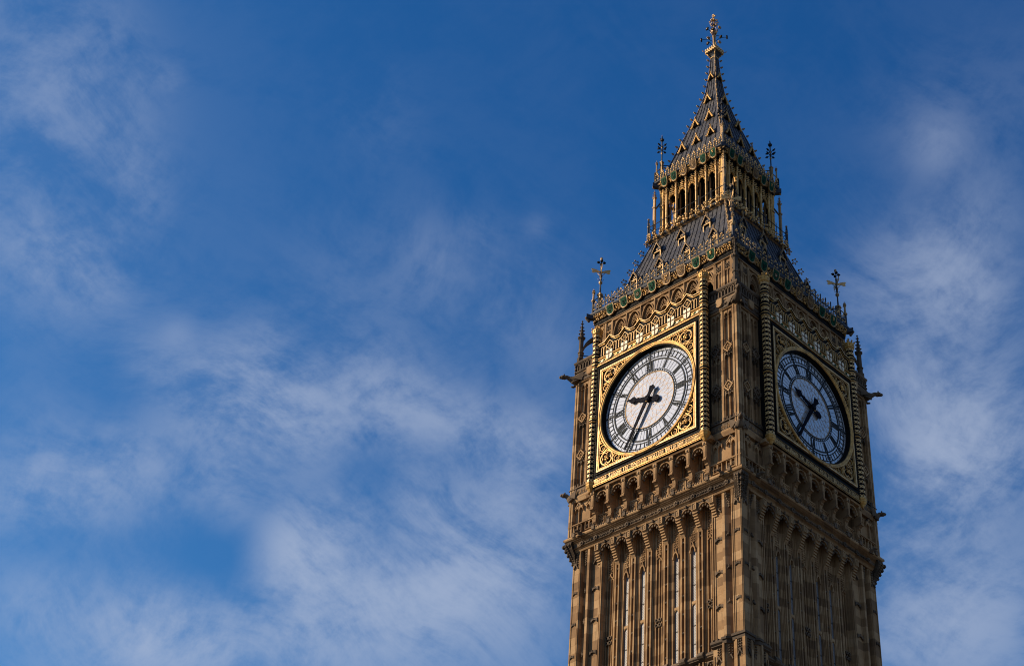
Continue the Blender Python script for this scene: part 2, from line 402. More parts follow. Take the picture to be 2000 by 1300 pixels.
# ------------------------------------------------------------------ core
g = G().mat(STONE)
g.box(-5.52, 5.52, -5.52, 5.52, -GROUND, -8.3)
g.box(-5.95, 5.95, -5.95, 5.95, -8.2, 6.0)
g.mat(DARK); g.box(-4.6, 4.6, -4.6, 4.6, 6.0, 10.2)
part(g, 'inner_wall')

# ------------------------------------------------------------------ shaft sides
def stage(g, zt, zb, upper):
    for i, c in enumerate(BAYS):
        win = i in WINS
        for sgn in (-1, 1):
            g.mat(STONE)
            g.box(*sorted((c+sgn*.19, c+sgn*.25)), 5.5, 5.90, zb, zt)
            g.box(*sorted((c+sgn*.31, c+sgn*.36)), 5.6, 5.90, zb, zt)
            g.box(*sorted((c+sgn*.39, c+sgn*.44)), 5.6, 5.95, zb, zt)
        if win:
            for sgn in (-1, 1): g.box(*sorted((c+sgn*.15, c+sgn*.64)), 5.5, 5.84, zb, zt)
            if upper:
                g.spandrel(arch(c-.15, c+.15, -11.05, -10.77), zt, 5.5, 5.835)
                g.ribbon(arch(c-.19, c+.19, -11.1, -10.68)+[], .07, 5.8, 5.97)
                g.ribbon([(c-.12, -10.78), (c-.04, -10.62), (c, -10.42), (c+.04, -10.62), (c+.12, -10.78)], .05, 5.8, 5.95)
                g.box(c-.15, c+.15, 5.6, 5.86, -14.28, -14.12)
                g.spandrel(arch(c-.15, c+.15, -14.5, -14.3), -14.27, 5.62, 5.84)
        else:
            g.box(c-.64, c+.64, 5.5, 5.77, zb, zt)
            g.box(c-.035, c+.035, 5.5, 5.88, zb, zt)
            if upper:
                for q in (-.1, .1):
                    g.spandrel(arch(c+q-.075, c+q+.075, -10.95, -10.72, 3), -10.66, 5.72, 5.86)
                g.ribbon([(c-.2, -10.7), (c-.06, -10.58), (c, -10.4), (c+.06, -10.58), (c+.2, -10.7)], .05, 5.8, 5.94)
                g.mat(GRIME)
                for du in (-.12, .12):
                    for dz in (-.16, .16):
                        g.ribbon(circ(c+du, -14.7+dz, .095, 10), .045, 5.79, 5.96, True)
                        for a in range(4): g.ball(c+du+.1*math.cos(a*PI/2+.8), 5.9, -14.7+dz+.1*math.sin(a*PI/2+.8), .035)
        g.mat(STONE)
        if upper:
            for q in (-1, 1):               # ball-flower strips under the arches
                for j in range(11):
                    z = -10.35+j*.155
                    g.ball(c+q*(.085+.03*(j % 2)), 5.86, z, .062+.012*((j+1) % 2), (1, .9, 1.05))
            g.box(c-.02, c+.02, 5.7, 5.9, -10.4, -8.6)
    for p in POSTS[1:-1]:
        g.mat(STONE)
        g.box(p-.17, p+.17, 5.5, 5.83, zb, zt)
        for q in (-.125, .125): g.box(p+q-.045, p+q+.045, 5.6, 6.03, zb, zt)
        z = -10.25 if upper else zt-.5
        g.mat(GRIME)
        while z > zb+.4:
            g.box(p-.07, p+.07, 5.8, 6.0, z-.05, z+.02); g.ball(p, 5.985, z-.06, .055); z -= 1.13
    g.mat(STONE)
    for sgn in (-1, 1):
        for uu, ww in ((4.16, 6.0), (4.28, 5.9), (4.4, 6.08)): g.box(*sorted((sgn*uu-.035, sgn*uu+.035)), 5.6, ww, zb, zt)
        z = -10.85 if upper else zt-.5
        g.mat(GRIME)
        while z > zb+.4:
            g.ball(sgn*4.34, 5.95, z-.06, .06); z -= 1.13
        g.mat(STONE)

g = G()
stage(g, -8.35, -17.62, True)
stage(g, -18.05, -27.2, False); stage(g, -27.8, -37.0, False); stage(g, -37.6, -50.0, False)
for zt in (-17.62, -27.2, -37.0):               # drip courses: stepped over the buttress strips
    g.mat(GRIME)
    g.uprism([(5.5, zt+.1), (5.9, zt+.1), (6.04, zt-.06), (6.04, zt-.13), (5.97, zt-.19), (6.0, zt-.24), (5.5, zt-.42)], -4.2, 4.2)
    for p in POSTS[1:-1]: g.uprism([(5.5, zt+.16), (6.05, zt+.16), (6.17, zt-.02), (6.17, zt-.1), (6.08, zt-.2), (5.5, zt-.44)], p-.2, p+.2)
    for c in BAYS:
        g.mat(GRIME)
        for q in range(3):
            g.ball(c-.14+.14*q, 5.97, zt-.6-.1*(q % 2), .07)
        g.ribbon([(c-.25, zt-1.3), (c-.25, zt-.5), (c+.25, zt-.5), (c+.25, zt-1.3)], .06, 5.8, 5.98)
        g.ribbon([(c-.2, zt-1.2), (c, zt-.9), (c+.2, zt-1.2)], .05, 5.8, 5.95)
g.mat(STONE); g.box(-4.6, 4.6, 5.5, 6.3, -GROUND, -50)
shaft = part(g, 'shaft_wall')

# windows
g = G().mat(PANE)
c = 0
g.prism([(c-.16, -17.58), (c+.16, -17.58), (c+.16, -11.0), (c, -10.72), (c-.16, -11.0)], 5.6, 5.785)
g.mat(IRON)
for z in (-12.0, -13.1, -15.6, -16.7): g.box(c-.15, c+.15, 5.78, 5.80, z-.025, z+.025)
w0 = sub(g, 'lancet_window', shaft)
w0.location = (BAYS[1], 0, 0)
repeat(w0, [P_, 3*P_, 4*P_])

# corbel brackets and cusped arches at the head of the shaft
g = G().mat(STONE)
g.uprism([(5.8, -8.38), (6.56, -8.38), (6.56, -8.86), (6.50, -8.9), (6.10, -9.85), (6.02, -10.0), (5.8, -10.0)], -.15, .15)
g.ribbon([(-.13, -8.42), (.13, -8.42), (.13, -8.83), (-.13, -8.83)], .04, 6.55, 6.6, True)
g.ribbon([(-.03, -8.5), (.03, -8.55), (-.03, -8.62), (.03, -8.68), (-.03, -8.74)], .03, 6.55, 6.585)
for j in range(6):
    t = (j+.5)/6.5; w = 6.52-.42*t; z = -8.92-.95*t
    g.box(-.16, .16, w-.1, w+.04, z-.045, z+.03)
b0 = sub(g, 'bracket', shaft); b0.location = (POSTS[0], 0, 0)
repeat(b0, [P_*i for i in range(1, 8)])
g = G().mat(GRIME)
for c in BAYS:
    A = arch(c-.46, c+.46, -9.0, -8.52, 6)
    g.spandrel(A, -8.38, 6.3, 6.46); g.mat(STONE); g.ribbon(A, .04, 6.28, 6.48); g.mat(GRIME)
    for q in (-1, 1):
        g.ball(c+q*.27, 6.4, -8.86, .11, (1, .6, 1)); g.ball(c+q*.42, 6.4, -9.05, .08, (1, .6, 1)); g.ball(c+q*.1, 6.4, -8.68, .09, (1, .6, 1))
    g.ball(c, 6.52, -8.44, .08); g.ball(c, 6.54, -8.36, .06)
sub(g, 'cusped_arcade', shaft)
around(shaft)

# ------------------------------------------------------------------ lower corner piers
def sym(poly): # (x,y) outline of face 0 part up to the corner, mirrored
    return poly+[(-y, -x) for x, y in reversed(poly[:-1])]
def pier_outline(d=0.0):
    A = [(4.15, 5.6), (4.15, 6.2), (5.06, 6.2), (5.08, 6.45+d), (5.26, 6.45+d), (5.60, 6.10), (5.72, 6.14), (5.73, 6.45+d), (6.45+d, 6.45+d)]
    P = [(u, -w) for u, w in A]
    P = P+[(-y, -x) for x, y in reversed(P[:-1])]
    return P
g = G().mat(STONE)
def xyprism(g, P, z0, z1):
    b = len(g.v); n = len(P)
    g.v += [(x, y, z0) for x, y in P]+[(x, y, z1) for x, y in P]
    for i in range(n): g.face([b+i, b+(i+1) % n, b+n+(i+1) % n, b+n+i])
    g.face([b+i for i in range(n)]); g.face([b+n+i for i in range(n)])
xyprism(g, pier_outline(), -GROUND, -8.3)
h = G()
def head(h, u0, u1, w, zt, dw=.1):
    h.mat(GRIME)
    c = (u0+u1)/2; r = (u1-u0)/2
    h.spandrel(arch(u0, u1, zt-.42*r*2, zt-.04, 3), zt+.03, w-.05, w+dw)
    h.ball(c-r*.6, w+dw*.6, zt-.35*r, r*.22); h.ball(c+r*.6, w+dw*.6, zt-.35*r, r*.22); h.ball(c, w+dw*.8, zt+.06, r*.22); h.box(u0-.02, u1+.02, w-.05, w+dw*.7, zt+.03, zt+.07)
zs = [-11.15-2.06*i for i in range(3)]
for zh in zs+[-19.9, -21.96, -24.0, -26.1]:
    head(h, 4.42, 4.96, 6.2, zh); head(h, 5.98, 6.3, 6.45, zh, .06)
    h.mat(GRIME); h.ball(5.43, 6.30, zh+.06, .1); h.ball(5.36, 6.36, zh-.02, .07); h.ball(5.52, 6.24, zh-.02, .07); h.ball(5.43, 6.33, zh+.16, .06)
h.mat(STONE)
for zt, zb in ((-8.4, -17.55), (-18.1, -27.2), (-27.8, -50)):
    for a, c_, w in ((4.2, 4.27, 6.27), (4.34, 4.4, 6.24), (4.98, 5.03, 6.24), (5.78, 5.83, 6.5), (5.88, 5.93, 6.48), (6.33, 6.40, 6.48)):
        h.box(a, c_, 6.0, w, zb, zt)
for zt in (-17.35, -27.0, -37.0):
    h.mat(GRIME)
    h.uprism([(6.0, zt+.14), (6.3, zt+.14), (6.42, zt-.04), (6.42, zt-.12), (6.32, zt-.2), (6.35, zt-.26), (6.0, zt-.4)], 4.1, 5.05)
    for j in range(3): h.ball(4.3+.3*j, 6.36, zt+.1, .06)
    xyprism(h, [(x*1.0, y) for x, y in [(u, -w) for u, w in ((5.0, 6.2), (5.0, 6.6), (5.33, 6.6), (5.62, 6.28), (5.67, 6.6), (6.6, 6.6), (6.2, 6.2))]], zt-.12, zt+.02)
    xyprism(h, [(u, -w) for u, w in ((5.03, 6.15), (5.03, 6.53), (5.3, 6.53), (5.6, 6.2), (5.70, 6.53), (6.53, 6.53), (6.15, 6.15))], zt-.34, zt-.12)
    h.mat(STONE)
    xyprism(h, [(u, -w) for u, w in ((5.02, 6.2), (5.02, 6.55), (5.16, 6.55), (5.16, 6.2))], zt-10 if zt < -30 else zt-9.2, zt-.3)
    xyprism(h, [(u, -w) for u, w in ((5.86, 6.2), (5.86, 6.53), (6.0, 6.53), (6.0, 6.2))], zt-9.2, zt-.3)
    xyprism(h, [(u, -w) for u, w in ((6.36, 6.36), (6.36, 6.54), (6.54, 6.54))], zt-9.2, zt-.3)
    h.mat(GRIME)
    for c, w, r in ((4.62, 6.3, .2), (5.43, 6.32, .14), (6.17, 6.5, .16)):
        for j in range(4):
            for q in (-1, 1): h.ball(c+q*r*.42, w-.02-q*(.06 if c > 5.2 and c < 5.7 else 0), zt-.45-.15*j, .065)
        h.ribbon([(c-r, zt-1.25), (c-r*.5, zt-1.1), (c, zt-.92), (c+r*.5, zt-1.1), (c+r, zt-1.25)], .06, w-.1, w+.04)
# carved heads just below the cornice
for c, r, w in ((4.66, .22, 6.27), (6.15, .17, 6.5)):
    h.mat(GRIME)
    for j in range(5):
        for q in (-1, 1): h.ball(c+q*r*.5, w-.02, -8.55-.16*j, .075)
        h.ball(c, w-.02, -8.62-.16*j, .05)
    h.ribbon([(c-r, -9.5), (c, -9.2), (c+r, -9.5)], .06, w-.1, w+.05)
for j in range(6):
    h.ball(5.36+.02*j, 6.42-.03*j, -8.55-.15*j, .09-.006*j); h.ball(5.5, 6.3, -8.6-.15*j, .07)
h.loft([[(e, e-r, z), (e-r, e-r, z), (e-r, e, z), (e, e, z)] for e, r, z in ((6.45, .1, -9.3), (6.52, .3, -9.0), (6.66, .5, -8.6), (6.84, .6, -8.2), (6.9, .6, -7.9), (6.86, .6, -7.7))])
for j in range(9):          # leafy corbel on the arris, under the cornice
    t = j/8
    h.ball(6.88-.4*t-.06*(j % 2), 6.88-.4*t-.06*(j % 2), -7.95-1.18*t, .15-.07*t)
    h.ball(6.66-.3*t, 6.93-.44*t, -8.0-1.0*t, .11-.05*t); h.ball(6.45-.05*t, 6.9-.44*t, -7.95-.8*t, .10-.05*t)
g.diag(h)
pier = part(g, 'shaft_pier'); around(pier)

# ------------------------------------------------------------------ moulded cornice under the gallery
g = G()
prof = [(5.5, -8.4), (6.5, -8.4), (6.56, -8.3), (6.62, -8.26), (6.56, -8.2), (6.68, -8.16), (6.62, -8.1), (6.62, -7.9), (6.70, -7.87), (6.66, -7.82), (6.76, -7.79), (6.72, -7.74), (6.82, -7.71), (6.79, -7.66), (6.90, -7.62), (6.94, -7.55), (6.93, -7.45), (6.86, -7.39), (6.80, -7.36), (6.74, -7.30), (5.5, -7.3)]
g.sq(prof, [STONE]*3+[GRIME]+[STONE]+[GRIME, GRIME, STONE, GRIME, STONE, GRIME, STONE, GRIME]+[STONE])
cor = part(g, 'cornice')
g = G().mat(GRIME)
g.box(-6.5, 6.5, 6.5, 6.635, -8.06, -7.93); g.box(-6.5, 6.5, 6.5, 6.65, -7.94, -7.33)
for p in POSTS+[-5.6, 5.6]:
    g.rosette(p, 6.68, -8.0, .19, 6)
for c in BAYS+[-5.1, 5.1]:
    for j in range(4):
        g.tube([(c-.36+.2*j, 6.64, -8.06), (c-.28+.2*j, 6.67, -7.96), (c-.2+.2*j, 6.64, -8.04)], .028, 4)
    g.ball(c, 6.66, -8.0, .06)
for p in POSTS+[-6.05, 6.05]:
    g.box(p-.11, p+.11, 6.8, 7.0, -7.56, -7.32)
    for j in range(4): g.ball(p-.12+.08*j, 6.95, -7.27+.02*(j % 2), .06)
for c in BAYS:
    for j in range(5): g.box(c-.42+.2*j, c-.36+.2*j, 6.84, 6.97, -7.5, -7.4)
fz = part(g, 'carved_frieze'); around(fz)
def gargoyle(g, base, tip, r, wings):
    b = Vector(base); t = Vector(tip); d = t-b
    g.mat(GRIME)
    g.tube([b, b+d*.3+Vector((0, 0, .05)), b+d*.62+Vector((0, 0, .04)), b+d*.8+Vector((0, 0, .10)), t], [r*1.25, r*1.15, r*.6, r*.5, r*.62], 7)
    g.ball(*(t+d.normalized()*r*.25), r*.72, (1, 1, .8)); g.ball(*(t+d.normalized()*r*.85-Vector((0, 0, r*.25))), r*.45)
    s = Vector((d.y, -d.x, 0)).normalized()
    for q in (-1, 1):
        g.ball(*(t+s*q*r*.45+Vector((0, 0, r*.6))), r*.22)
        g.tube([b+s*q*r, b+d*.35+s*q*r*1.1-Vector((0, 0, r*1.2)), b+d*.5+s*q*r*.8-Vector((0, 0, r*1.5))], [r*.4, r*.3, r*.22], 5)
        if wings:
            a = b+d*.45+s*q*r*.9; e = b-d*.35+s*q*r*2.2+Vector((0, 0, r*2.6)); f = b-d*.2+s*q*r*1.9-Vector((0, 0, r*.3))
            n = d.normalized()*.03
            for p, q2, k in ((a, e, f),):
                g.loft([[tuple(p+n), tuple(q2+n), tuple(k+n)], [tuple(p-n), tuple(q2-n), tuple(k-n)]])
g = G(); gargoyle(g, (6.62, 6.62, 4.55), (7.33, 7.33, 4.86), .27, True); a_ = part(g, 'winged_gargoyle'); around(a_)
g = G(); gargoyle(g, (6.6, 6.6, -4.6), (6.98, 6.98, -4.3), .26, True); a_ = part(g, 'corner_gargoyle'); around(a_)
for u in (-5.5, 5.5):
    g = G(); gargoyle(g, (u, 6.85, -7.55), (u, 7.28, -7.48), .12, False); a_ = part(g, 'cornice_gargoyle'); around(a_)

# ------------------------------------------------------------------ gallery under the dial
g = G().mat(STONE)
g.box(-4.6, 4.6, 5.9, 6.12, -7.3, -4.75)
g.box(-4.9, 4.9, 6.1, 7.12, -4.95, -4.72)
g.uprism([(6.2, -5.0), (7.16, -5.0), (7.2, -4.93), (7.15, -4.88), (7.22, -4.82), (7.22, -4.72), (6.2, -4.72)], -4.72, 4.72)
for i, c in enumerate(BAYS):
    g.mat(STONE)
    A = arch(c-.47, c+.47, -5.62, -5.10, 6)
    g.spandrel(A, -4.96, 6.78, 6.94); g.ribbon(A, .07, 6.76, 7.0)
    g.mat(GRIME)
    for q in (-1, 1):
        g.ball(c+q*.26, 6.88, -5.46, .1, (1, .6, 1)); g.ball(c+q*.39, 6.88, -5.66, .08, (1, .6, 1)); g.ball(c+q*.1, 6.88, -5.28, .085, (1, .6, 1))
    g.ball(c, 7.0, -5.02, .09); g.ball(c, 7.03, -4.94, .06)
    g.mat(STONE)
    g.box(c-.5, c+.5, 6.0, 6.58, -7.3, -6.52); g.box(c-.5, c+.5, 6.0, 6.64, -6.56, -6.48)
    for q in (-.24, .24):
        g.ribbon([(c+q-.19, -7.2), (c+q+.19, -7.2), (c+q+.19, -6.62), (c+q-.19, -6.62)], .05, 6.57, 6.63, True)
    g.mat(GRIME)
    for q in (-.24, .24): g.rosette(c+q, 6.6, -6.9, .12, 4)
    g.mat(STONE)
    if i % 2: # blind two-light panel
        g.box(c-.03, c+.03, 6.0, 6.24, -6.5, -5.4)
        for q in (-.2, .2): g.spandrel(arch(c+q-.16, c+q+.16, -5.75, -5.5, 3), -5.3, 6.05, 6.22)
    for q in (-.42, .42): g.box(c+q-.05, c+q+.05, 6.0, 6.3, -6.5, -5.2)
gal = part(g, 'gallery_wall')
g = G().mat(STONE)
g.uprism([(6.0, -4.95), (7.12, -4.95), (7.12, -6.12), (7.17, -6.16), (7.17, -6.28), (6.98, -6.42), (6.98, -6.5), (6.9, -6.55), (6.84, -6.85), (6.87, -6.9), (6.87, -7.02), (6.72, -7.15), (6.7, -7.3), (6.0, -7.3)], -.12, .12)
g.box(-.145, .145, 6.9, 7.16, -5.22, -5.0); g.box(-.145, .145, 6.8, 7.19, -6.3, -6.2)
g.box(-.075, .075, 7.1, 7.145, -6.05, -5.3)
g.mat(GRIME); g.rosette(0, 7.15, -5.15, .1, 5)
b0 = sub(g, 'gallery_bracket', gal); b0.location = (POSTS[0], 0, 0); repeat(b0, [P_*i for i in range(1, 8)])
g = G().mat(DPANE)
g.prism([(-.22, -6.5), (.22, -6.5), (.22, -5.7), (0, -5.42), (-.22, -5.7)], 6.1, 6.14)
g.mat(STONE); g.ribbon([(-.25, -6.5)]+arch(-.25, .25, -5.72, -5.38, 4)+[(.25, -6.5)], .07, 6.1, 6.28); g.box(-.02, .02, 6.1, 6.2, -6.5, -5.5)
b0 = sub(g, 'gallery_window', gal); b0.location = (BAYS[0], 0, 0); repeat(b0, [2*P_, 4*P_, 6*P_])
around(gal)

# ------------------------------------------------------------------ blackletter strokes
def lettering(g, text, u0, u1, z0, hgt, w0, w1, sw=.2):
    GL = {}
    def minims(n, top=True):
        s = []
        for i in range(n):
            x = i*.42; s += [[(x, 0), (x, 1)], [(x-.1, .92), (x+.14, 1.0)], [(x-.12, 0.02), (x+.12, .1)]]
        return s, n*.42
    GL['i'] = minims(1); GL['n'] = minims(2); GL['m'] = minims(3); GL['u'] = minims(2)
    GL['n'][0].append([(0, .8), (.42, 1)]); GL['m'][0].extend([[(0, .8), (.42, 1)], [(.42, .8), (.84, 1)]]); GL['u'][0].append([(0, 0.05), (.42, .25)])
    GL['i'][0].append([(-.06, 1.2), (.08, 1.3)])
    GL['o'] = ([[(0, .12), (0, .88), (.21, 1), (.42, .88), (.42, .12), (.21, 0), (0, .12)]], .84)
    GL['e'] = ([[(.4, .1), (.21, 0), (0, .12), (0, .88), (.21, 1), (.42, .8), (.02, .48)]], .8)
    GL['a'] = ([[(.02, .9), (.3, 1), (.42, .88), (.42, 0)], [(.42, .55), (.1, .48), (0, .3), (0, .1), (.2, 0), (.42, .15)]], .84)
    GL['c'] = ([[(.4, .1), (.21, 0), (0, .12), (0, .88), (.21, 1), (.4, .9)]], .78)
    GL['l'] = ([[(0, 0), (0, 1.35)], [(-.1, .02), (.14, .1)]], .42)
    GL['t'] = ([[(.3, .05), (0, .05), (0, 1.2)], [(-.1, .95), (.28, .95)]], .66)
    GL['f'] = ([[(0, 0), (0, 1.2), (.3, 1.32)], [(-.1, .85), (.3, .85)]], .64)
    GL['r'] = ([[(0, 0), (0, 1)], [(0, .85), (.28, 1)], [(-.1, .02), (.14, .1)]], .64)
    GL['s'] = ([[(.4, .92), (.2, 1), (0, .8), (.4, .3), (.22, 0), (0, .08)]], .8)
    GL['v'] = ([[(0, 1), (0, .2), (.2, 0), (.42, .2), (.42, 1)]], .84)
    GL['g'] = ([[(.4, .9), (.2, 1), (0, .85), (0, .25), (.2, .1), (.42, .25)], [(.42, 1), (.42, -.2), (.1, -.3)]], .84)
    GL['p'] = ([[(0, -.35), (0, 1)], [(0, .85), (.25, 1), (.42, .85), (.42, .12), (.2, 0), (0, .1)]], .84)
    GL['d'] = ([[(0, .12), (0, .88), (.3, 1), (.42, .85), (.42, .12), (.21, 0), (0, .12)], [(.42, .8), (.1, 1.3)]], .84)
    GL['D'] = ([[(0, 0), (0, 1.2), (.45, 1.3), (.7, 1.0), (.7, .3), (.4, 0), (0, .05)], [(.3, .1), (.3, 1.15)], [(-.2, 1.1), (.1, 1.35)]], 1.1)
    GL['S'] = ([[(.65, 1.15), (.3, 1.32), (0, 1.05), (.1, .75), (.6, .55), (.68, .25), (.35, 0), (0, .15)], [(.33, .1), (.33, 1.2)]], 1.05)
    GL['R'] = ([[(0, 0), (0, 1.3)], [(0, 1.2), (.45, 1.3), (.65, 1.05), (.5, .7), (0, .65)], [(.3, .65), (.7, 0)], [(.25, .1), (.25, 1.2)]], 1.05)
    GL['V'] = ([[(-.1, 1.25), (.05, 1.2), (.1, .2), (.4, 0), (.7, .3), (.7, 1.1), (.5, 1.3)], [(.35, .1), (.35, 1.15)]], 1.1)
    GL[':'] = ([[(0, .15), (.05, .25)], [(0, .45), (.05, .55)], [(0, .75), (.05, .85)]], .42)
    GL[' '] = ([], .3)
    tot = sum(GL[c][1] for c in text)
    k = (u1-u0)/tot; x = u0+.1*k
    for c in text:
        st, adv = GL[c]
        for s in st:
            pts = [(x+a*k, z0+b*hgt) for a, b in s]
            q = [pts[0]]
            for p in pts[1:]:
                if math.hypot(p[0]-q[-1][0], p[1]-q[-1][1]) > 1e-5: q.append(p)
            g.ribbon(q, sw*k, w0, w1)
        x += adv*k

# ------------------------------------------------------------------ dial block
D = 7.30
g = G().mat(BLACK)
g.box(-4.62, 4.62, 6.1, 6.95, -4.72, 6.02)
# black front with the round opening: four corner fillets round the ring
def ringpts(r, n=96): return [(r*math.sin(2*PI*i/n), r*math.cos(2*PI*i/n)) for i in range(n)]
n = 96
sqp = []
for x, z in ringpts(1, n):
    k = 4.15/max(abs(x), abs(z)); sqp.append((x*k, z*k))
rp = ringpts(3.78, n)
b = len(g.v)
g.loft([[(p[0], 7.0, p[1]) for p in sqp], [(p[0], D-.06, p[1]) for p in sqp], [(p[0], D-.06, p[1]) for p in rp], [(p[0]*.97, 7.0, p[1]*.97) for p in rp]], cap=False)
# outer frame bars beyond the square
g.box(-4.5, -4.15, 7.0, D-.02, -4.3, 4.3); g.box(4.15, 4.5, 7.0, D-.02, -4.3, 4.3)
g.box(-4.2, 4.2, 7.0, D-.03, 4.15, 4.3); g.box(-4.2, 4.2, 7.0, D-.03, -4.3, -4.15)
# stepped black reveal
for r0, r1, w in ((3.80, 3.70, D+.0), (3.74, 3.66, 7.18), (3.70, 3.63, 7.08)):
    g.loft([[(x*r0, w-.12, z*r0) for x, z in ringpts(1)], [(x*r0, w, z*r0) for x, z in ringpts(1)], [(x*r1, w-.02, z*r1) for x, z in ringpts(1)], [(x*r1, w-.14, z*r1) for x, z in ringpts(1)]], close=True, sm=False)
face = part(g, 'clock_face')

g = G().mat(OPAL)
g.loft([[(x*.001, 7.0, z*.001) for x, z in ringpts(1)], [(x*3.72, 7.0, z*3.72) for x, z in ringpts(1)]], cap=False)
sub(g, 'dial_glass', face)

g = G().mat(GOLD)
prof = [(3.74, 7.26), (3.755, 7.33), (3.80, 7.37), (3.84, 7.365), (3.85, 7.34), (3.87, 7.34), (3.885, 7.385), (3.93, 7.40), (3.975, 7.375), (3.985, 7.30), (3.985, 7.2)]
g.loft([[(x*r, w, z*r) for x, z in ringpts(1, 128)] for r, w in prof], cap=False, sm=True)
sub(g, 'gilded_ring', face)

g = G().mat(PALEGOLD)
def sqr(h): return [(-h, -h), (h, -h), (h, h), (-h, h)]
g.ribbon([(-3.93, -3.86), (3.93, -3.86), (3.93, 3.86), (-3.93, 3.86)], .10, D-.05, D+.05, True)
g.mat(GOLD)
g.ribbon([(-3.80, -3.73), (3.80, -3.73), (3.80, 3.73), (-3.80, 3.73)], .035, D-.05, D+.03, True)
g.mat(BLACK); g.ribbon(sqr(4.02), .06, D-.05, D+.02, True)
sub(g, 'gilded_frame', face)

# spandrels
g = G()
g.mat(GOLD)
cx, cz, cr = 3.17, 3.12, .50
g.ribbon(circ(cx, cz, cr, 24), .04, D-.06, D+.03, True)
g.mat(PALEGOLD)
for a in range(4):
    t = a*PI/2+PI/4; g.ribbon([(cx+.25*math.cos(t)+.22*math.cos(t+q), cz+.25*math.sin(t)+.22*math.sin(t+q)) for q in (-1.9, -1.2, -.5, 0, .5, 1.2, 1.9)], .028, D-.06, D+.02)
g.mat(GOLD)
for q in ((0, .14, .10), (-.06, .02, .12), (.06, -.08, .11), (-.08, -.16, .07), (.11, .1, .06), (-.14, .12, .06)): g.ball(cx+q[0], D+.03, cz+q[1], q[2], (1, .7, 1))
for (sx, sz, sr) in ((2.32, 3.46, .21), (3.52, 2.28, .21), (1.82, 3.60, .10), (3.66, 1.8, .10)):
    g.mat(GOLD); g.ribbon(circ(sx, sz, sr, 14), .03, D-.06, D+.02, True)
    g.mat(OLDGOLD); g.rosette(sx, D-.05, sz, sr*.5, 5)
g.mat(GOLD)
g.ribbon([(2.62, 3.64), (2.68, 3.3), (2.5, 3.08)], .045, D-.06, D+.02); g.ribbon([(3.7, 2.62), (3.36, 2.6), (3.12, 2.46)], .045, D-.06, D+.02)
g.mat(OLDGOLD)
for q in range(4): g.ball(random.uniform(2.5, 2.75), D-.04, random.uniform(3.15, 3.6), .05); g.ball(random.uniform(3.3, 3.6), D-.04, random.uniform(2.5, 2.72), .05)
# 4 spandrels: rotate in the plane of the dial
sp0 = g
for a in range(4):
    q = G()
    ca, sa = math.cos(a*PI/2), math.sin(a*PI/2)
    q.add(sp0, lambda p: (p[0]*ca-p[2]*sa, p[1], p[0]*sa+p[2]*ca))
    sub(q, 'spandrel_ornament', face)

# dial ironwork
g = G().mat(DIALIRON)
WG = 7.002
def rr(r, wd, dw=.025, n=96): g.ribbon(ringpts(r, n), wd, WG, WG+dw, True)
rr(2.03, .045); rr(2.16, .045); rr(2.88, .085, .035); rr(3.07, .05); rr(3.43, .05)
def radial(a, r0, r1, wd, dw=.025, off=0.):
    s, c_ = math.sin(a), math.cos(a)
    g.ribbon([(s*r0+c_*off, c_*r0-s*off), (s*r1+c_*off, c_*r1-s*off)], wd, WG, WG+dw)
for i in range(60):
    a = 2*PI*i/60
    if i % 5: radial(a, 3.02, 3.49, .044)
    radial(a+PI/60, 2.18, 2.86, .012, .01)
    radial(a+PI/60, 3.44, 3.64, .012, .01)
    radial(a, 2.05, 2.16, .02, .03)
for h_ in range(12):
    a = 2*PI*h_/12
    radial(a, 2.86, 3.66, .07, .035)
    for r in (3.00, 3.25, 3.52, 3.60): 
        s, c_ = math.sin(a), math.cos(a)
        g.ribbon(circ(s*r, c_*r, .05, 6), .045, WG, WG+.03, True)
    for q in (-1, 1):
        for rq in (3.2, 3.3):
            t = a+q*.045; g.ribbon(circ(math.sin(t)*rq, math.cos(t)*rq, .022, 5), .035, WG, WG+.03, True)
    
def numeral(a, s):
    # strokes: (offset at inner end, offset at outer end, width)
    Wd = {'I': .15, 'V': .30, 'X': .30}
    tot = sum(Wd[c] for c in s); x = -tot/2
    for ch in s:
        w = Wd[ch]
        sn, cs = math.sin(a), math.cos(a)
        def P(off, r): return (sn*r+cs*off, cs*r-sn*off)
        c0 = x+w/2
        if ch == 'I': g.ribbon([P(c0, 2.22), P(c0, 2.82)], .095, WG, WG+.03)
        elif ch == 'V':
            g.ribbon([P(c0-.09, 2.82), P(c0-.06, 2.22)], .105, WG, WG+.03); g.ribbon([P(c0+.1, 2.82), P(c0-.03, 2.22)], .06, WG, WG+.03); g.ribbon([P(c0-.15, 2.62), P(c0+.02, 2.66)], .04, WG, WG+.03)
        else:
            g.ribbon([P(c0-.1, 2.82), P(c0+.1, 2.22)], .105, WG, WG+.03); g.ribbon([P(c0+.1, 2.82), P(c0-.1, 2.22)], .06, WG, WG+.03); g.ribbon([P(c0-.13, 2.52), P(c0+.13, 2.52)], .04, WG, WG+.03)
            for q in (2.36, 2.68): g.ribbon([P(c0-.13, q), P(c0-.05, q)], .05, WG, WG+.03)
        x += w
for i, s in enumerate(('XII', 'I', 'II', 'III', 'IV', 'V', 'VI', 'VII', 'VIII', 'IX', 'X', 'XI')): numeral(2*PI*i/12, s)
sub(g, 'dial_ironwork', face)

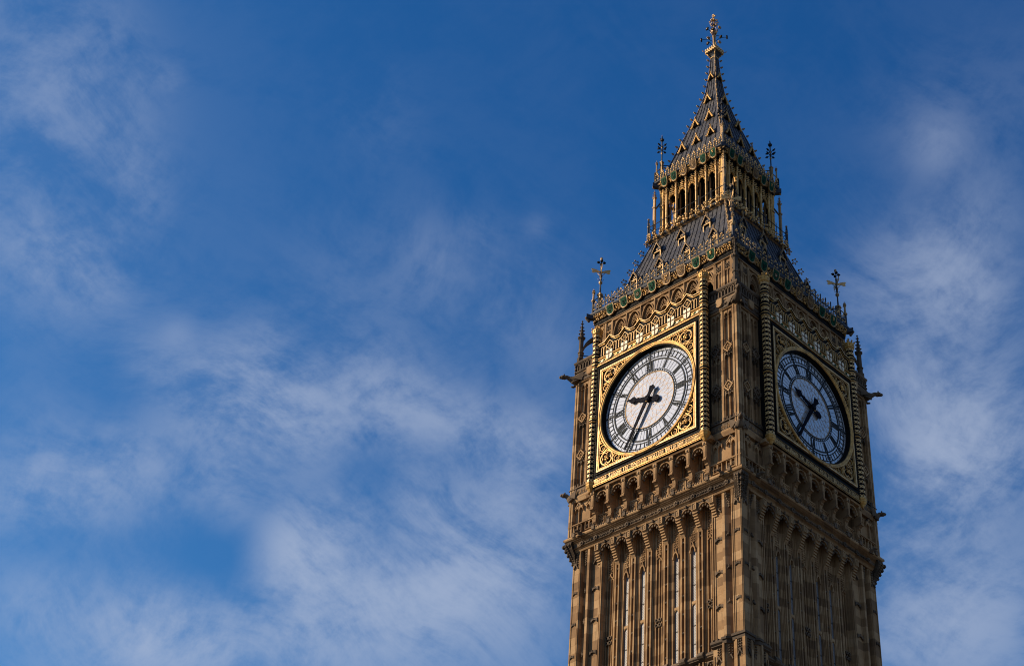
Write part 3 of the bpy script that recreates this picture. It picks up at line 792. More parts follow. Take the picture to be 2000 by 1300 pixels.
g = G().mat(LEADING)
rings = [(.42, 12), (.80, 12), (1.16, 24), (1.52, 24), (1.93, 24)]
def nodes(i):
    r, n = rings[i]; o = .5 if i % 2 else 0
    return [(r*math.sin(2*PI*(k+o)/n), r*math.cos(2*PI*(k+o)/n)) for k in range(n)]
for i in range(len(rings)-1):
    A, B = nodes(i), nodes(i+1); na, nb = len(A), len(B)
    for k in range(nb):
        ds = sorted(range(na), key=lambda q: (A[q][0]-B[k][0])**2+(A[q][1]-B[k][1])**2)
        for q in ds[:2 if na == nb else 1]: g.ribbon([A[q], B[k]], .017, WG, WG+.006)
for i in (1, 3):
    A = nodes(i); g.ribbon(A, .017, WG, WG+.006, True)
for k in range(12): g.ribbon([(0.15*math.sin(k*PI/6), .15*math.cos(k*PI/6)), (.42*math.sin(k*PI/6), .42*math.cos(k*PI/6))], .018, WG, WG+.012)
g.ribbon(ringpts(1.97, 96), .03, WG, WG+.03, True); g.ribbon(ringpts(.15, 16), .03, WG, WG+.02, True)
sub(g, 'dial_leading', face)

def hand(pts, a, w0, w1, name):
    g = G().mat(HANDS)
    s, c_ = math.sin(a), math.cos(a)
    # pts = half outline (half width, distance along)
    poly = [(h_, r) for h_, r in pts]+[(-h_, r) for h_, r in reversed(pts)]
    g.prism([(s*r+c_*h_, c_*r-s*h_) for h_, r in poly], w0, w1)
    return g
A_h = math.radians(289.0); A_m = math.radians(209.8)
g = hand([(.02, 1.86), (.07, 1.70), (.09, 1.56), (.22, 1.40), (.245, 1.28), (.20, 1.18), (.10, 1.12), (.09, 1.0), (.15, .86), (.11, .74), (.15, .5), (.15, 0), (.13, -.4), (.20, -.52), (.25, -.68), (.19, -.84), (.05, -.93)], A_h, 7.10, 7.15, 'hour_hand')
sub(g, 'hour_hand', face)
g = hand([(.035, 3.56), (.075, 2.9), (.10, 2.0), (.125, 1.0), (.14, .25), (.14, 0), (.12, -.35), (.16, -.55), (.26, -.86), (.14, -.84), (.0, -.97)], A_m, 7.18, 7.23, 'minute_hand')
g.mat(HANDS)
for r, w in ((.22, 7.26), (.15, 7.30)): g.prism(circ(0, 0, r, 20), 7.02, w)
g.mat(GOLD); g.ball(.02, 7.3, -.30, .05)
sub(g, 'minute_hand', face)

# inscription below the dial
g = G().mat(BLACK); g.box(-4.3, 4.3, 6.9, D-.06, -4.74, -4.28)
g.mat(GOLD)
for z, t, w in ((-4.335, .025, D-.03), (-4.70, .03, D+.0), (-4.775, .03, D+.03), (-4.84, .025, D+.0)): g.box(-4.3, 4.3, 6.9, w, z-t/2, z+t/2)
g.mat(BLACK); g.box(-4.3, 4.3, 6.9, D-.02, -4.86, -4.73)
g.mat(PALEGOLD)
lettering(g, 'Domine: Salvam: fac: Reginam: nostram: Victoriam: primam', -4.22, 4.2, -4.62, .20, D-.07, D-.03, .155)
sub(g, 'gilded_inscription', face)
around(face)

# ------------------------------------------------------------------ gilded columns
def flower(g, u, w, z, r, ang):
    # a four petalled flower on a face whose outward direction is ang (in the u,w plane)
    nu, nw = math.cos(ang), math.sin(ang); tu, tw = -nw, nu
    P = []
    for k in range(8):
        t = k*PI/4+PI/4; q = r if k % 2 == 0 else r*.36
        P.append((math.cos(t)*q, math.sin(t)*q))
    g.loft([[(u+tu*a+nu*d, w+tw*a+nw*d, z+b_) for a, b_ in P] for d in (-.005, .03)])
g = G().mat(BLACK)
CW = 7.2; R8 = .25
g.lathe([(R8, -4.5), (R8, 7.0)], 0, CW, 8)
for f in range(8):
    ang = f*PI/4
    if math.sin(ang) < -.1: continue
    z = -4.32
    while z < 6.9:
        if all(abs(z-zb) > .2 for zb in (.15, 4.46, 5.11, 6.15)):
            g.mat(PALEGOLD); flower(g, math.cos(ang)*R8*.924, CW+math.sin(ang)*R8*.924, z, .165, ang)
        z += .34
def band(z, s=1.):
    g.mat(GOLD); g.lathe([(R8*1.02, z-.16*s), (R8*1.2, z-.12*s), (R8*1.15, z-.07*s)], 0, CW, 8)
    g.mat(BLACK); g.lathe([(R8*1.15, z-.07*s), (R8*1.2, z+.05*s)], 0, CW, 8)
    g.mat(GOLD); g.lathe([(R8*1.22, z+.05*s), (R8*1.25, z+.1*s), (R8*1.02, z+.17*s)], 0, CW, 8)
for z in (.15, 4.46, 5.11, 6.15): band(z)
g.mat(GOLD); g.lathe([(R8*1.3, -4.44), (R8*1.38, -4.52), (R8*1.2, -4.6), (R8*1.28, -4.68), (R8*1.0, -4.8), (R8*.75, -4.86), (.08, -5.02)], 0, CW, 8)
g.mat(GOLD); g.lathe([(R8*1.0, 6.95), (R8*1.45, 7.08), (R8*1.3, 7.14), (R8*1.35, 7.32), (R8*1.5, 7.42), (R8*1.2, 7.46)], 0, CW, 8)
for k in range(8):
    t = k*PI/4+PI/8; g.ball(math.cos(t)*R8*1.5, CW+math.sin(t)*R8*1.5, 7.5, .07, (1, 1, 1.3))
    t = k*PI/4; g.ball(math.cos(t)*R8*1.32, CW+math.sin(t)*R8*1.32, 7.26, .05)
g.lathe([(.12, 7.45), (.06, 7.65)], 0, CW, 6); g.leaf(0, CW, 7.78, .13); g.ball(0, CW, 7.92, .06)
c0 = part(g, 'gilded_column'); base_off = 4.53
c0.location = (-base_off, 0, GROUND)
for k in range(4):
    for sg in (-1, 1):
        if k == 0 and sg == -1: continue
        c = c0.copy(); COL.objects.link(c); c.parent = TOWER
        c.rotation_euler = (0, 0, k*PI/2); v = Matrix.Rotation(k*PI/2, 3, 'Z') @ Vector((sg*base_off, 0, 0)); c.location = (v.x, v.y, GROUND)

# ------------------------------------------------------------------ shields and zigzag parapet over the dial
Q = 1.31
SH = [(i-2.5)*Q for i in range(6)]
g = G().mat(BLACK)
g.box(-4.35, 4.35, 6.9, D-.08, 4.3, 6.02)
g.mat(GOLD)
for z, t, w in ((4.335, .045, D+.05), (4.42, .03, D+.02), (4.51, .022, D-.02), (4.575, .022, D-.02), (4.78, .035, D+.0), (4.92, .04, D+.03)): g.box(-4.3, 4.3, 6.9, w, z-t/2, z+t/2)
g.mat(BLACK); g.box(-4.3, 4.3, 6.9, D+.0, 4.35, 4.50)
# green and cream slanted checkers between the shields
x = -4.28; k = 0
while x < 4.28:
    g.mat((GREEN, CREAM, GREEN, GOLD)[k % 4])
    g.prism([(x, 4.60), (x+.20, 4.60), (x+.28, 4.76), (x+.08, 4.76)], D-.1, D-.02); x += .2; k += 1
zig = []
for c in SH: zig += [(c-.47, 6.03), (c, 6.42), (c+.47, 6.03)]
zig = [(-4.3, 6.03)]+zig+[(4.3, 6.03)]
poly = [(u, z) for u, z in zig]+[(4.3, 5.0), (-4.3, 5.0)]
for p, q in zip(zig[:-1], zig[1:]):
    g.mat(BLACK); g.prism([(p[0], 5.9), (q[0], 5.9), q, p], 6.95, D-.07)
def off(d): return [(u, z+d) for u, z in zig]
g.mat(GOLD); g.ribbon(off(-.05), .045, 6.95, D+.0); 
g.mat(PALEGOLD); g.ribbon(off(.05), .05, 6.95, D+.06)
g.mat(BLACK); g.ribbon(off(.015), .03, 6.95, D+.05)
for i in range(-1, 6):          # three little lancets between the diamonds
    c = (i-2)*Q
    for q in (-1, 0, 1):
        uu = c+q*.23
        if abs(uu) > 4.1: continue
        zt = 5.80-.0*abs(q)
        g.mat(PALEGOLD); g.ribbon([(uu-.10, 5.08)]+arch(uu-.10, uu+.10, zt-.22, zt, 3)+[(uu+.10, 5.08)], .022, D-.09, D-.02)
for c in SH:
    g.mat(PALEGOLD); g.ribbon([(c-.33, 5.70), (c, 5.33), (c+.33, 5.70), (c, 6.07)], .035, D-.09, D+.02, True)
    g.mat(BLACK); g.prism([(c-.3, 5.70), (c, 5.36), (c+.3, 5.70), (c, 6.04)], D-.1, D-.03)
    g.mat(PALEGOLD)
    for a in range(4):
        t = a*PI/2+PI/4; g.ball(c+.085*math.cos(t), D-.02, 5.70+.095*math.sin(t), .068, (1, .5, 1))
    g.mat(GOLD); g.ball(c, D+.03, 5.7, .05)
par = part(g, 'zigzag_parapet')
def shield_poly(hw, h, zc, n=6):
    P = [(-hw, zc+h/2), (hw, zc+h/2)]
    for i in range(n+1):
        t = i/n*PI/2; P.append((hw*math.cos(t)**.8 if i < n else 0, zc-h*.05-h*.45*math.sin(t)))
    return P+[(-u, z) for u, z in reversed(P[2:-1])]
g = G().mat(CREAM)
g.prism(shield_poly(.27, .70, 4.9), D-.05, D+.05)
g.mat(CROSS); g.box(-.035, .035, D, D+.062, 4.57, 5.24); g.box(-.265, .265, D, D+.060, 4.93, 5.0)
b0 = sub(g, 'cross_shield', par); b0.location = (SH[0], 0, 0); repeat(b0, [Q*i for i in range(1, 6)])
g = G()          # little knobbed posts standing behind the zigzag
g.mat(IRON); g.lathe([(.09, 6.0), (.09, 6.4), (.13, 6.45), (.07, 6.55), (.06, 6.85), (.1, 6.9)], 0, 6.75, 8)
g.mat(GOLD); g.lathe([(.11, 6.9), (.13, 6.95), (.06, 7.0)], 0, 6.75, 8); g.ball(0, 6.75, 7.08, .11); g.ball(0, 6.75, 7.22, .055)
for s_ in (-1, 1): g.ball(s_*.1, 6.75, 7.02, .06)
b0 = sub(g, 'knobbed_post', par); b0.location = (-3*Q, 0, 0); repeat(b0, [Q*i for i in range(1, 7)])
around(par)

# ------------------------------------------------------------------ clock stage corner piers
g = G(); h = G().mat(STONE)
xyprism(g.mat(STONE), [(4.3, -6.15), (4.3, -6.53), (6.36, -6.53), (6.36, -6.75), (6.75, -6.75), (6.75, -6.36), (6.53, -6.36), (6.53, -4.3), (6.15, -4.3), (6.15, -6.15)], -7.3, 5.95)
h.box(5.42, 5.60, 6.5, 6.73, -4.9, 4.28)
h.box(4.3, 4.62, 6.5, 6.68, -7.3, 4.3)
for a in (4.66, 5.38, 5.64, 6.32): h.box(a-.03, a+.03, 6.5, 6.68, -4.9, 4.28)
h.box(6.40, 6.5, 6.6, 6.79, -7.3, 5.0); h.box(6.6, 6.72, 6.7, 6.785, -7.3, 4.2)
for c in (5.02, 5.98):
    h.mat(STONE)
    h.box(c-.03, c+.03, 6.5, 6.66, -3.6, 4.2)
    for q in (-.16, .16):
        h.spandrel(arch(c+q-.13, c+q+.13, 3.78, 4.08, 3), 4.25, 6.55, 6.68)
        h.ball(c+q-.1, 6.65, 3.72, .05); h.ball(c+q+.1, 6.65, 3.72, .05)
    for zc in (1.36, -1.5):
        h.mat(GRIME if c < 5.5 else STONE)
        h.ribbon([(c-.31, zc), (c, zc-.36), (c+.31, zc), (c, zc+.36)], .08, 6.55, 6.80, True)
        h.rosette(c, 6.72, zc, .2, 5)
        h.mat(GRIME)
        for q in (-1, 1):
            h.ball(c+q*.33, 6.74, zc+.14, .07); h.ball(c+q*.16, 6.76, zc+.34, .07); h.ball(c+q*.18, 6.72, zc-.36, .075); h.ball(c+q*.28, 6.72, zc-.22, .06)
            h.spandrel(arch(c+q*.16-.13, c+q*.16+.13, zc-.72, zc-.46, 3), zc-.3, 6.55, 6.70)
        h.ball(c, 6.76, zc+.45, .07)
    h.mat(STONE)
    # lower panels
    h.box(c-.03, c+.03, 6.5, 6.66, -6.55, -5.3)
    for q in (-.17, .17):
        h.spandrel(arch(c+q-.14, c+q+.14, -5.62, -5.36, 3), -5.22, 6.55, 6.68)
        h.ribbon([(c+q-.14, -7.15), (c+q+.14, -7.15), (c+q+.14, -6.62), (c+q-.14, -6.62)], .05, 6.55, 6.72, True)
        h.mat(GRIME); h.rosette(c+q, 6.66, -6.88, .1, 4); h.ribbon(circ(c+q*.5, -5.12, .09, 8), .04, 6.55, 6.68, True); h.mat(STONE)
    h.ribbon([(c-.32, -5.35), (c-.1, -5.15), (c, -4.95), (c+.1, -5.15), (c+.32, -5.35)], .05, 6.55, 6.71)
    h.mat(GRIME); h.ball(c, 6.7, -4.93, .07)
h.mat(STONE)
h.miter([(6.4, -6.6), (6.77, -6.6), (6.77, -6.52), (6.4, -6.52)], 4.3)
h.miter([(6.5, 4.28), (6.76, 4.28), (6.80, 4.34), (6.72, 4.42), (6.5, 4.42)], 4.3)
# dentilled crest, inscription band and strings
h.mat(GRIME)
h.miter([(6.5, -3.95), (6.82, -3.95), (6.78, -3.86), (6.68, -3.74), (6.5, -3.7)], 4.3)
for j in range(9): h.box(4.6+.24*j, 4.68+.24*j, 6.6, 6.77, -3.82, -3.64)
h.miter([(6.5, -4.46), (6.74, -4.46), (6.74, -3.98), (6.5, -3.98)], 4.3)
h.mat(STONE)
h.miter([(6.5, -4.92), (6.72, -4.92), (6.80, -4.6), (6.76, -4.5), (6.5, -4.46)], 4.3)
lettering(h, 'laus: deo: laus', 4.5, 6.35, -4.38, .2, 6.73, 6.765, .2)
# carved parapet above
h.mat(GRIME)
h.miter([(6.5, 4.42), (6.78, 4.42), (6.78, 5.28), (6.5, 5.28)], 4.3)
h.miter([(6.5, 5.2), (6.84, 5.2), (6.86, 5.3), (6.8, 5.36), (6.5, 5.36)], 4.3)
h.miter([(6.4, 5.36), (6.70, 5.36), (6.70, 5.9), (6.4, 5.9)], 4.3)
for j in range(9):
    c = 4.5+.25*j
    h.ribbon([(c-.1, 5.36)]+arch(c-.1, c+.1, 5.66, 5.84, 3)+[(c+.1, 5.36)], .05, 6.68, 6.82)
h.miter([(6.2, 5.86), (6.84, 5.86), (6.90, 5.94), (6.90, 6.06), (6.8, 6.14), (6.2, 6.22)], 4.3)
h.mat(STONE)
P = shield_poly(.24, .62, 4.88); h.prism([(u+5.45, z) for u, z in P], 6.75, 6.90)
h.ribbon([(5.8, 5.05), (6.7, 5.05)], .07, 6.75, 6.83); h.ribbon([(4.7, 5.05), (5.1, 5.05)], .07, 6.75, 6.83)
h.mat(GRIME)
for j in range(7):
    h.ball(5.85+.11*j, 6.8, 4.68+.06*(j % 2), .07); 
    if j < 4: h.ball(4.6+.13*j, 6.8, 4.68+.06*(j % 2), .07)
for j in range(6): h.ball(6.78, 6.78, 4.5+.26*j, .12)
g.diag(h)
clp = part(g, 'clock_stage_pier'); around(clp)

# ------------------------------------------------------------------ pinnacles on the corners with their flying struts
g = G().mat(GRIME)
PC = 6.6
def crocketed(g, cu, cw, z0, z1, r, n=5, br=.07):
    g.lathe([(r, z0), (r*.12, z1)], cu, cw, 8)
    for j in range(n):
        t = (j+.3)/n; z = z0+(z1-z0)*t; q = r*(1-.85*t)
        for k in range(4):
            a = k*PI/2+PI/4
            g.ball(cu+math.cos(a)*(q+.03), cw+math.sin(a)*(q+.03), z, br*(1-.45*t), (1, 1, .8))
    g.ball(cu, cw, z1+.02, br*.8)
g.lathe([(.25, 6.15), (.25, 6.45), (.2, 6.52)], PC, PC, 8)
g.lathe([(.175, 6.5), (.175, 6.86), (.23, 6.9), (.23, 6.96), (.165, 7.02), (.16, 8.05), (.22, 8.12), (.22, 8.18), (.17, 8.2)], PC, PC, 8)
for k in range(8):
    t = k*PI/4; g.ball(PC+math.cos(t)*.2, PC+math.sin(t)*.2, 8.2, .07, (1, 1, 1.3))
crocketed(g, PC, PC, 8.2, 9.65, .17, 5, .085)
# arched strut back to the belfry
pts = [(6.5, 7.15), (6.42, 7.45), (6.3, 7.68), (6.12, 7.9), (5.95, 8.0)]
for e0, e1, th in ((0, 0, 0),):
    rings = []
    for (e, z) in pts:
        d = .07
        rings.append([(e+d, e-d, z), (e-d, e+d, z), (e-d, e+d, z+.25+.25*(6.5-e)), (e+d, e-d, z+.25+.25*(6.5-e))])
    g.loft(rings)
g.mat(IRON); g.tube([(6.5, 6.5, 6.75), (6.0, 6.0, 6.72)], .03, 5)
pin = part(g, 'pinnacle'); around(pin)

# ------------------------------------------------------------------ belfry arcade
g = G().mat(STONE)
bp = 1.25
BB = [(i-3)*bp for i in range(7)]; BP = [(i-3.5)*bp for i in range(8)]
g.box(-4.5, 4.5, 5.3, 5.95, 9.02, 9.25)
for c in BB:
    g.mat(STONE)
    A = arch(c-.54, c+.54, 7.75, 8.92, 8)
    g.spandrel(A, 9.04, 5.55, 5.84); g.ribbon(A, .07, 5.55, 5.92)
    for s_ in (-1, 1):
        B = [(c+s_*.5, 7.35), (c+s_*.44, 7.9), (c+s_*.28, 8.35), (c+s_*.04, 8.72)]
        g.ribbon(B, .055, 5.56, 5.80)
        B = [(c, 8.85), (c+s_*.1, 8.45), (c+s_*.3, 8.15), (c+s_*.46, 7.7)]
        g.ribbon(B, .05, 5.56, 5.78)
        g.ball(c+s_*.30, 5.7, 7.95, .085, (1, .6, 1)); g.ball(c+s_*.42, 5.7, 7.6, .075, (1, .6, 1)); g.ball(c+s_*.12, 5.7, 8.22, .08, (1, .6, 1))
    g.ribbon(arch(c-.43, c+.43, 7.35, 8.25, 5), .06, 5.55, 5.74)
    g.ribbon(circ(c, 8.48, .13, 10), .05, 5.56, 5.76, True)
for p in BP:
    g.box(p-.085, p+.085, 5.35, 5.90, 6.0, 9.05); g.box(p-.035, p+.035, 5.4, 5.96, 6.0, 9.05)
arc = part(g, 'belfry_arcade'); around(arc)

g = G(); h = G().mat(STONE)
xyprism(g.mat(STONE), [(4.38, -5.2), (4.38, -5.86), (5.75, -5.86), (5.75, -6.02), (6.02, -6.02), (6.02, -5.75), (5.86, -5.75), (5.86, -4.38), (5.2, -4.38)], 6.1, 9.2)
for a in (4.46, 5.0, 5.18, 5.7): h.box(a-.045, a+.045, 5.8, 5.95, 6.2, 9.1)
h.box(5.06, 5.12, 5.8, 5.93, 6.2, 9.1)
for c in (4.75, 5.44):
    h.mat(STONE)
    h.box(c-.025, c+.025, 5.8, 5.92, 6.7, 8.3)
    for q in (-.12, .12):
        h.spandrel(arch(c+q-.1, c+q+.1, 8.05, 8.28, 3), 8.36, 5.83, 5.92)
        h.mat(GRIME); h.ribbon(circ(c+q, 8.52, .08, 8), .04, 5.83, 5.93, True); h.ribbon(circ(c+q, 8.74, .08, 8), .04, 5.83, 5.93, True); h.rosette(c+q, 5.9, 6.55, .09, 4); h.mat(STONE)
h.miter([(5.7, 6.3), (6.07, 6.3), (6.03, 6.4), (5.7, 6.42)], 4.4)
g.diag(h)
up = part(g, 'belfry_pier'); around(up)

# ------------------------------------------------------------------ eaves: gilded cove, shields, gutter
def shield(name, par, u, w0, lean, hw, hh, zc, kind):
    g = G()
    tan = lean
    P = shield_poly(hw, hh, 0); Pi = shield_poly(hw*.84, hh*.86, .005)
    def put(poly, d0, d1):
        g.loft([[(x, w0+d+z*tan, z) for x, z in poly] for d in (d0, d1)])
    g.mat(OLDGOLD if kind != 'c' else BROWN); put(P, -.05, .045)
    g.mat(OLDGOLD); 
    a = offset_line(P, 0, True)
    for p, q in zip(P, P[1:]+P[:1]): g.tube([(p[0], w0+.045+p[1]*tan, p[1]), (q[0], w0+.045+q[1]*tan, q[1])], .024, 5)
    g.mat({'g': GREEN, 'l': BROWN, 'p': BROWN, 'r': GREEN, 'b': GREEN}[kind]); put(Pi, 0, .055)
    rnd = random.Random(int(u*100)+7)
    def bl(x, z, r, m): g.mat(m); g.ball(x, w0+.06+z*tan, z, r, (1, .45, 1))
    if kind == 'g':
        for j in range(9):
            x = rnd.uniform(-hw*.6, hw*.6); z = rnd.uniform(-hh*.28, hh*.3); bl(x, z, hw*.16, GREEN)
        g.mat(IRON)
        for s_ in (-1, 1): g.tube([(0, w0+.06-hh*.25*tan, -hh*.25), (s_*hw*.3, w0+.065, 0), (s_*hw*.5, w0+.06+hh*.25*tan, hh*.25)], .02, 4)
    elif kind == 'l':
        for j in range(14): bl(rnd.uniform(-hw*.62, hw*.62), rnd.uniform(-hh*.3, hh*.34), hw*.17, GOLD)
    elif kind == 'p':
        g.mat(OLDGOLD)
        for j in range(4): x = -hw*.5+hw*.33*j; g.tube([(x, w0+.06-hh*.25*tan, -hh*.25+abs(x)*.4), (x, w0+.06+hh*.3*tan, hh*.3)], .018, 4)
        for j in range(4): z = -hh*.15+hh*.13*j; g.tube([(-hw*.6, w0+.06+z*tan, z), (hw*.6, w0+.06+z*tan, z)], .016, 4)
    elif kind == 'r':
        for j in range(6): bl(hw*.34*math.cos(j*PI/3), hw*.38*math.sin(j*PI/3), hw*.2, BROWN)
        for j in range(5): bl(hw*.2*math.cos(j*1.257), hw*.2*math.sin(j*1.257), hw*.11, CREAM)
    elif kind == 'b':
        for z, r in ((hh*.22, .36), (hh*.08, .3)): bl(0, z, hw*r, GOLD)
        for s_ in (-1, 1):
            for j in range(4): bl(s_*hw*(.2+.12*j), -hh*.05-hh*.06*j+.02, hw*.14, GREEN)
    o = sub(g, name, par); o.location = (u, 0, zc)
    return o

g = G()
prof = [(5.3, 9.15), (5.98, 9.15), (6.0, 9.2), (6.0, 9.32), (6.03, 9.36), (6.03, 9.52), (6.16, 10.08), (6.22, 10.12), (6.28, 10.22), (6.28, 10.34), (6.2, 10.4), (5.3, 10.4)]
g.sq(prof, [STONE, STONE, BLACK, BLACK, BLACK, BROWN, LEAD, LEAD, LEAD, LEAD, LEAD])
ev = part(g, 'eaves_gutter')
g = G()
def cove(g, us, pitch, z0, z1, w0, w1, skip):
    rnd = random.Random(3)
    g.mat(BLACK); g.loft([[(-us, w0-.1, z0), (us, w0-.1, z0), (us, w0+.012, z0), (-us, w0+.012, z0)], [(-us, w1-.1, z1), (us, w1-.1, z1), (us, w1+.012, z1), (-us, w1+.012, z1)]])
    span = us
    u = -span
    while u < span:
        for j in range(4):
            z = z0+(z1-z0)*((j+.5)/4)+rnd.uniform(-.04, .04); t = (z-z0)/(z1-z0)
            uu = u+rnd.uniform(-.05, .05)+(.07 if j % 2 else 0)
            if any(abs(uu-s_) < skip for s_ in SHE): continue
            g.mat(GOLD if rnd.random() < .55 else OLDGOLD); g.ball(uu, w0+(w1-w0)*t+.05, z, rnd.uniform(.055, .09))
            if rnd.random() < .5: g.mat(OLDGOLD); g.tube([(uu-.1, w0+(w1-w0)*t+.03, z-.05), (uu, w0+(w1-w0)*t+.07, z+.02), (uu+.1, w0+(w1-w0)*t+.03, z-.04)], .025, 4)
        u += pitch
SHE = [(i-3.5)*1.255 for i in range(8)]
cove(g, 5.95, .16, 9.52, 10.1, 6.04, 6.17, .33)
g.mat(BLACK)
cv = part(g, 'gilded_cove')
for u, kd in zip(SHE, 'ggrgrlpgb'[1:] if False else 'ggrglpgb'):
    shield('heraldic_shield', cv, u, 6.2, .22, .335, .82, 9.84, 'r' if (kd == 'r') else kd)
around(cv)
g = G().mat(LEAD)          # spouts on the corners of the gutter
for e0, e1 in ((6.05, 6.42),):
    g.loft([[(e0+.1, e0-.1, 9.86), (e0-.1, e0+.1, 9.86), (e0-.1, e0+.1, 10.12), (e0+.1, e0-.1, 10.12)], [(e1+.13, e1-.13, 9.9), (e1-.13, e1+.13, 9.9), (e1-.13, e1+.13, 10.26), (e1+.13, e1-.13, 10.26)]])
g.mat(GRIME)
for j in range(5): g.ball(6.3+.03*j, 6.3+.03*j, 9.72+.07*j, .11)
g.mat(OLDGOLD); g.tube([(6.3, 6.56, 9.95), (6.56, 6.3, 9.95)], .03, 4)
sp = part(g, 'corner_spout'); around(sp)

# ------------------------------------------------------------------ cresting along the gutter
def trefoil(g, u, w, z, r):
    g.ball(u, w, z+r*.75, r*.75, (.9, .7, 1.05)); g.ball(u-r*.75, w, z-r*.25, r*.68, (1, .7, .9)); g.ball(u+r*.75, w, z-r*.25, r*.68, (1, .7, .9))
g = G()
wC = 6.16; z0 = 10.38
u = -6.1; k = 0; pt = .56
cnt = int(12.2/pt); pt = 12.2/cnt
for i in range(cnt+1):
    u = -6.1+i*pt
    g.mat(LEAD); g.box(u-.028, u+.028, wC-.028, wC+.028, z0, z0+.98)
    g.ball(u, wC, z0+1.0, .06); g.ball(u, wC, z0+1.1, .035)
    if i < cnt:
        c = u+pt/2
        g.box(c-.018, c+.018, wC-.018, wC+.018, z0, z0+.72)
        g.mat(PALEGOLD); trefoil(g, c, wC+.02, z0+.80, .08)
        for s_ in (-1, 1):
            g.leaf(c+s_*.145, wC+.02, z0+.62-.04*s_, .066); g.leaf(c+s_*.135, wC+.02, z0+.30+.03*s_, .066)
        g.mat(LEAD)
        for s_ in (-1, 1): g.tube([(c, wC, z0+.1), (c+s_*.12, wC, z0+.22), (c+s_*.2, wC, z0+.12)], .014, 4); g.tube([(c, wC, z0+.5), (c+s_*.1, wC, z0+.58), (c+s_*.14, wC, z0+.66)], .014, 4)
g.mat(LEAD); g.box(-6.1, 6.1, wC-.025, wC+.025, z0+.46, z0+.51); g.box(-6.1, 6.1, wC-.02, wC+.02, z0+.03, z0+.07)
cr = part(g, 'iron_cresting'); around(cr)

# ------------------------------------------------------------------ corner finials of the lower roof
g = G()
E = 5.81
g.mat(OLDGOLD); g.box(E-.11, E+.11, E-.11, E+.11, 10.4, 12.0); g.box(E-.16, E+.16, E-.16, E+.16, 12.0, 12.1); g.box(E-.13, E+.13, E-.13, E+.13, 12.1, 12.2)
g.mat(LEAD); g.lathe([(.065, 12.2), (.05, 13.1)], E, E, 6)
g.mat(OLDGOLD); g.lathe([(.05, 13.0), (.13, 13.12), (.14, 13.22), (.06, 13.34)], E, E, 8)
g.mat(LEAD); g.lathe([(.05, 13.3), (.075, 13.5), (.07, 14.3), (.04, 14.9)], E, E, 6)
for k in range(4):
    a = k*PI/2+PI/4-.1; ca, sa = math.cos(a), math.sin(a)
    g.mat(PALEGOLD)
    P = [(.06, 14.2), (.30, 14.32), (.62, 14.42), (.70, 14.34), (.60, 14.22), (.66, 14.10), (.55, 14.02), (.28, 14.12), (.06, 14.05)]
    g.loft([[(E+ca*r-sa*d, E+sa*r+ca*d, z) for r, z in P] for d in (-.015, .015)])
    g.mat(OLDGOLD); g.tube([(E+ca*.05, E+sa*.05, 13.55), (E+ca*.1, E+sa*.1, 13.85), (E+ca*.32, E+sa*.32, 14.15)], .025, 5)
    g.tube([(E+ca*.05, E+sa*.05, 13.5), (E+ca*.14, E+sa*.14, 13.38), (E+ca*.2, E+sa*.2, 13.5)], .02, 4)
    g.mat(IRON); g.ball(E+ca*.2, E+sa*.2, 15.02, .11); g.tube([(E, E, 14.9), (E+ca*.2, E+sa*.2, 15.0)], .03, 4); g.ball(E+ca*.28, E+sa*.28, 15.02, .06)
g.mat(OLDGOLD); g.lathe([(.04, 14.5), (.09, 14.55), (.04, 14.65)], E, E, 6)
g.mat(IRON); g.ball(E, E, 15.14, .09); g.mat(OLDGOLD); g.lathe([(.05, 15.2), (.1, 15.33), (.09, 15.42), (.03, 15.5)], E, E, 6)
# outer colonnette and ties
E2 = 6.12
g.mat(LEAD); g.lathe([(.1, 10.35), (.09, 11.42)], E2, E2, 8)
g.mat(OLDGOLD); g.lathe([(.09, 11.4), (.15, 11.46), (.15, 11.54), (.075, 11.6), (.07, 12.15), (.12, 12.2), (.06, 12.28), (.02, 12.6)], E2, E2, 8)
for k in range(4): a = k*PI/2; g.ball(E2+.08*math.cos(a), E2+.08*math.sin(a), 12.4, .045); g.ball(E2+.11*math.cos(a), E2+.11*math.sin(a), 12.24, .045)
g.tube([(E2, E2, 11.5), (E2-.12, E2-.12, 11.7), (E, E, 11.95)], .035, 5)
g.mat(LEAD); g.tube([(E, E, 11.9), (4.8, 4.8, 11.9)], .04, 5)
fn = part(g, 'corner_finial'); around(fn)

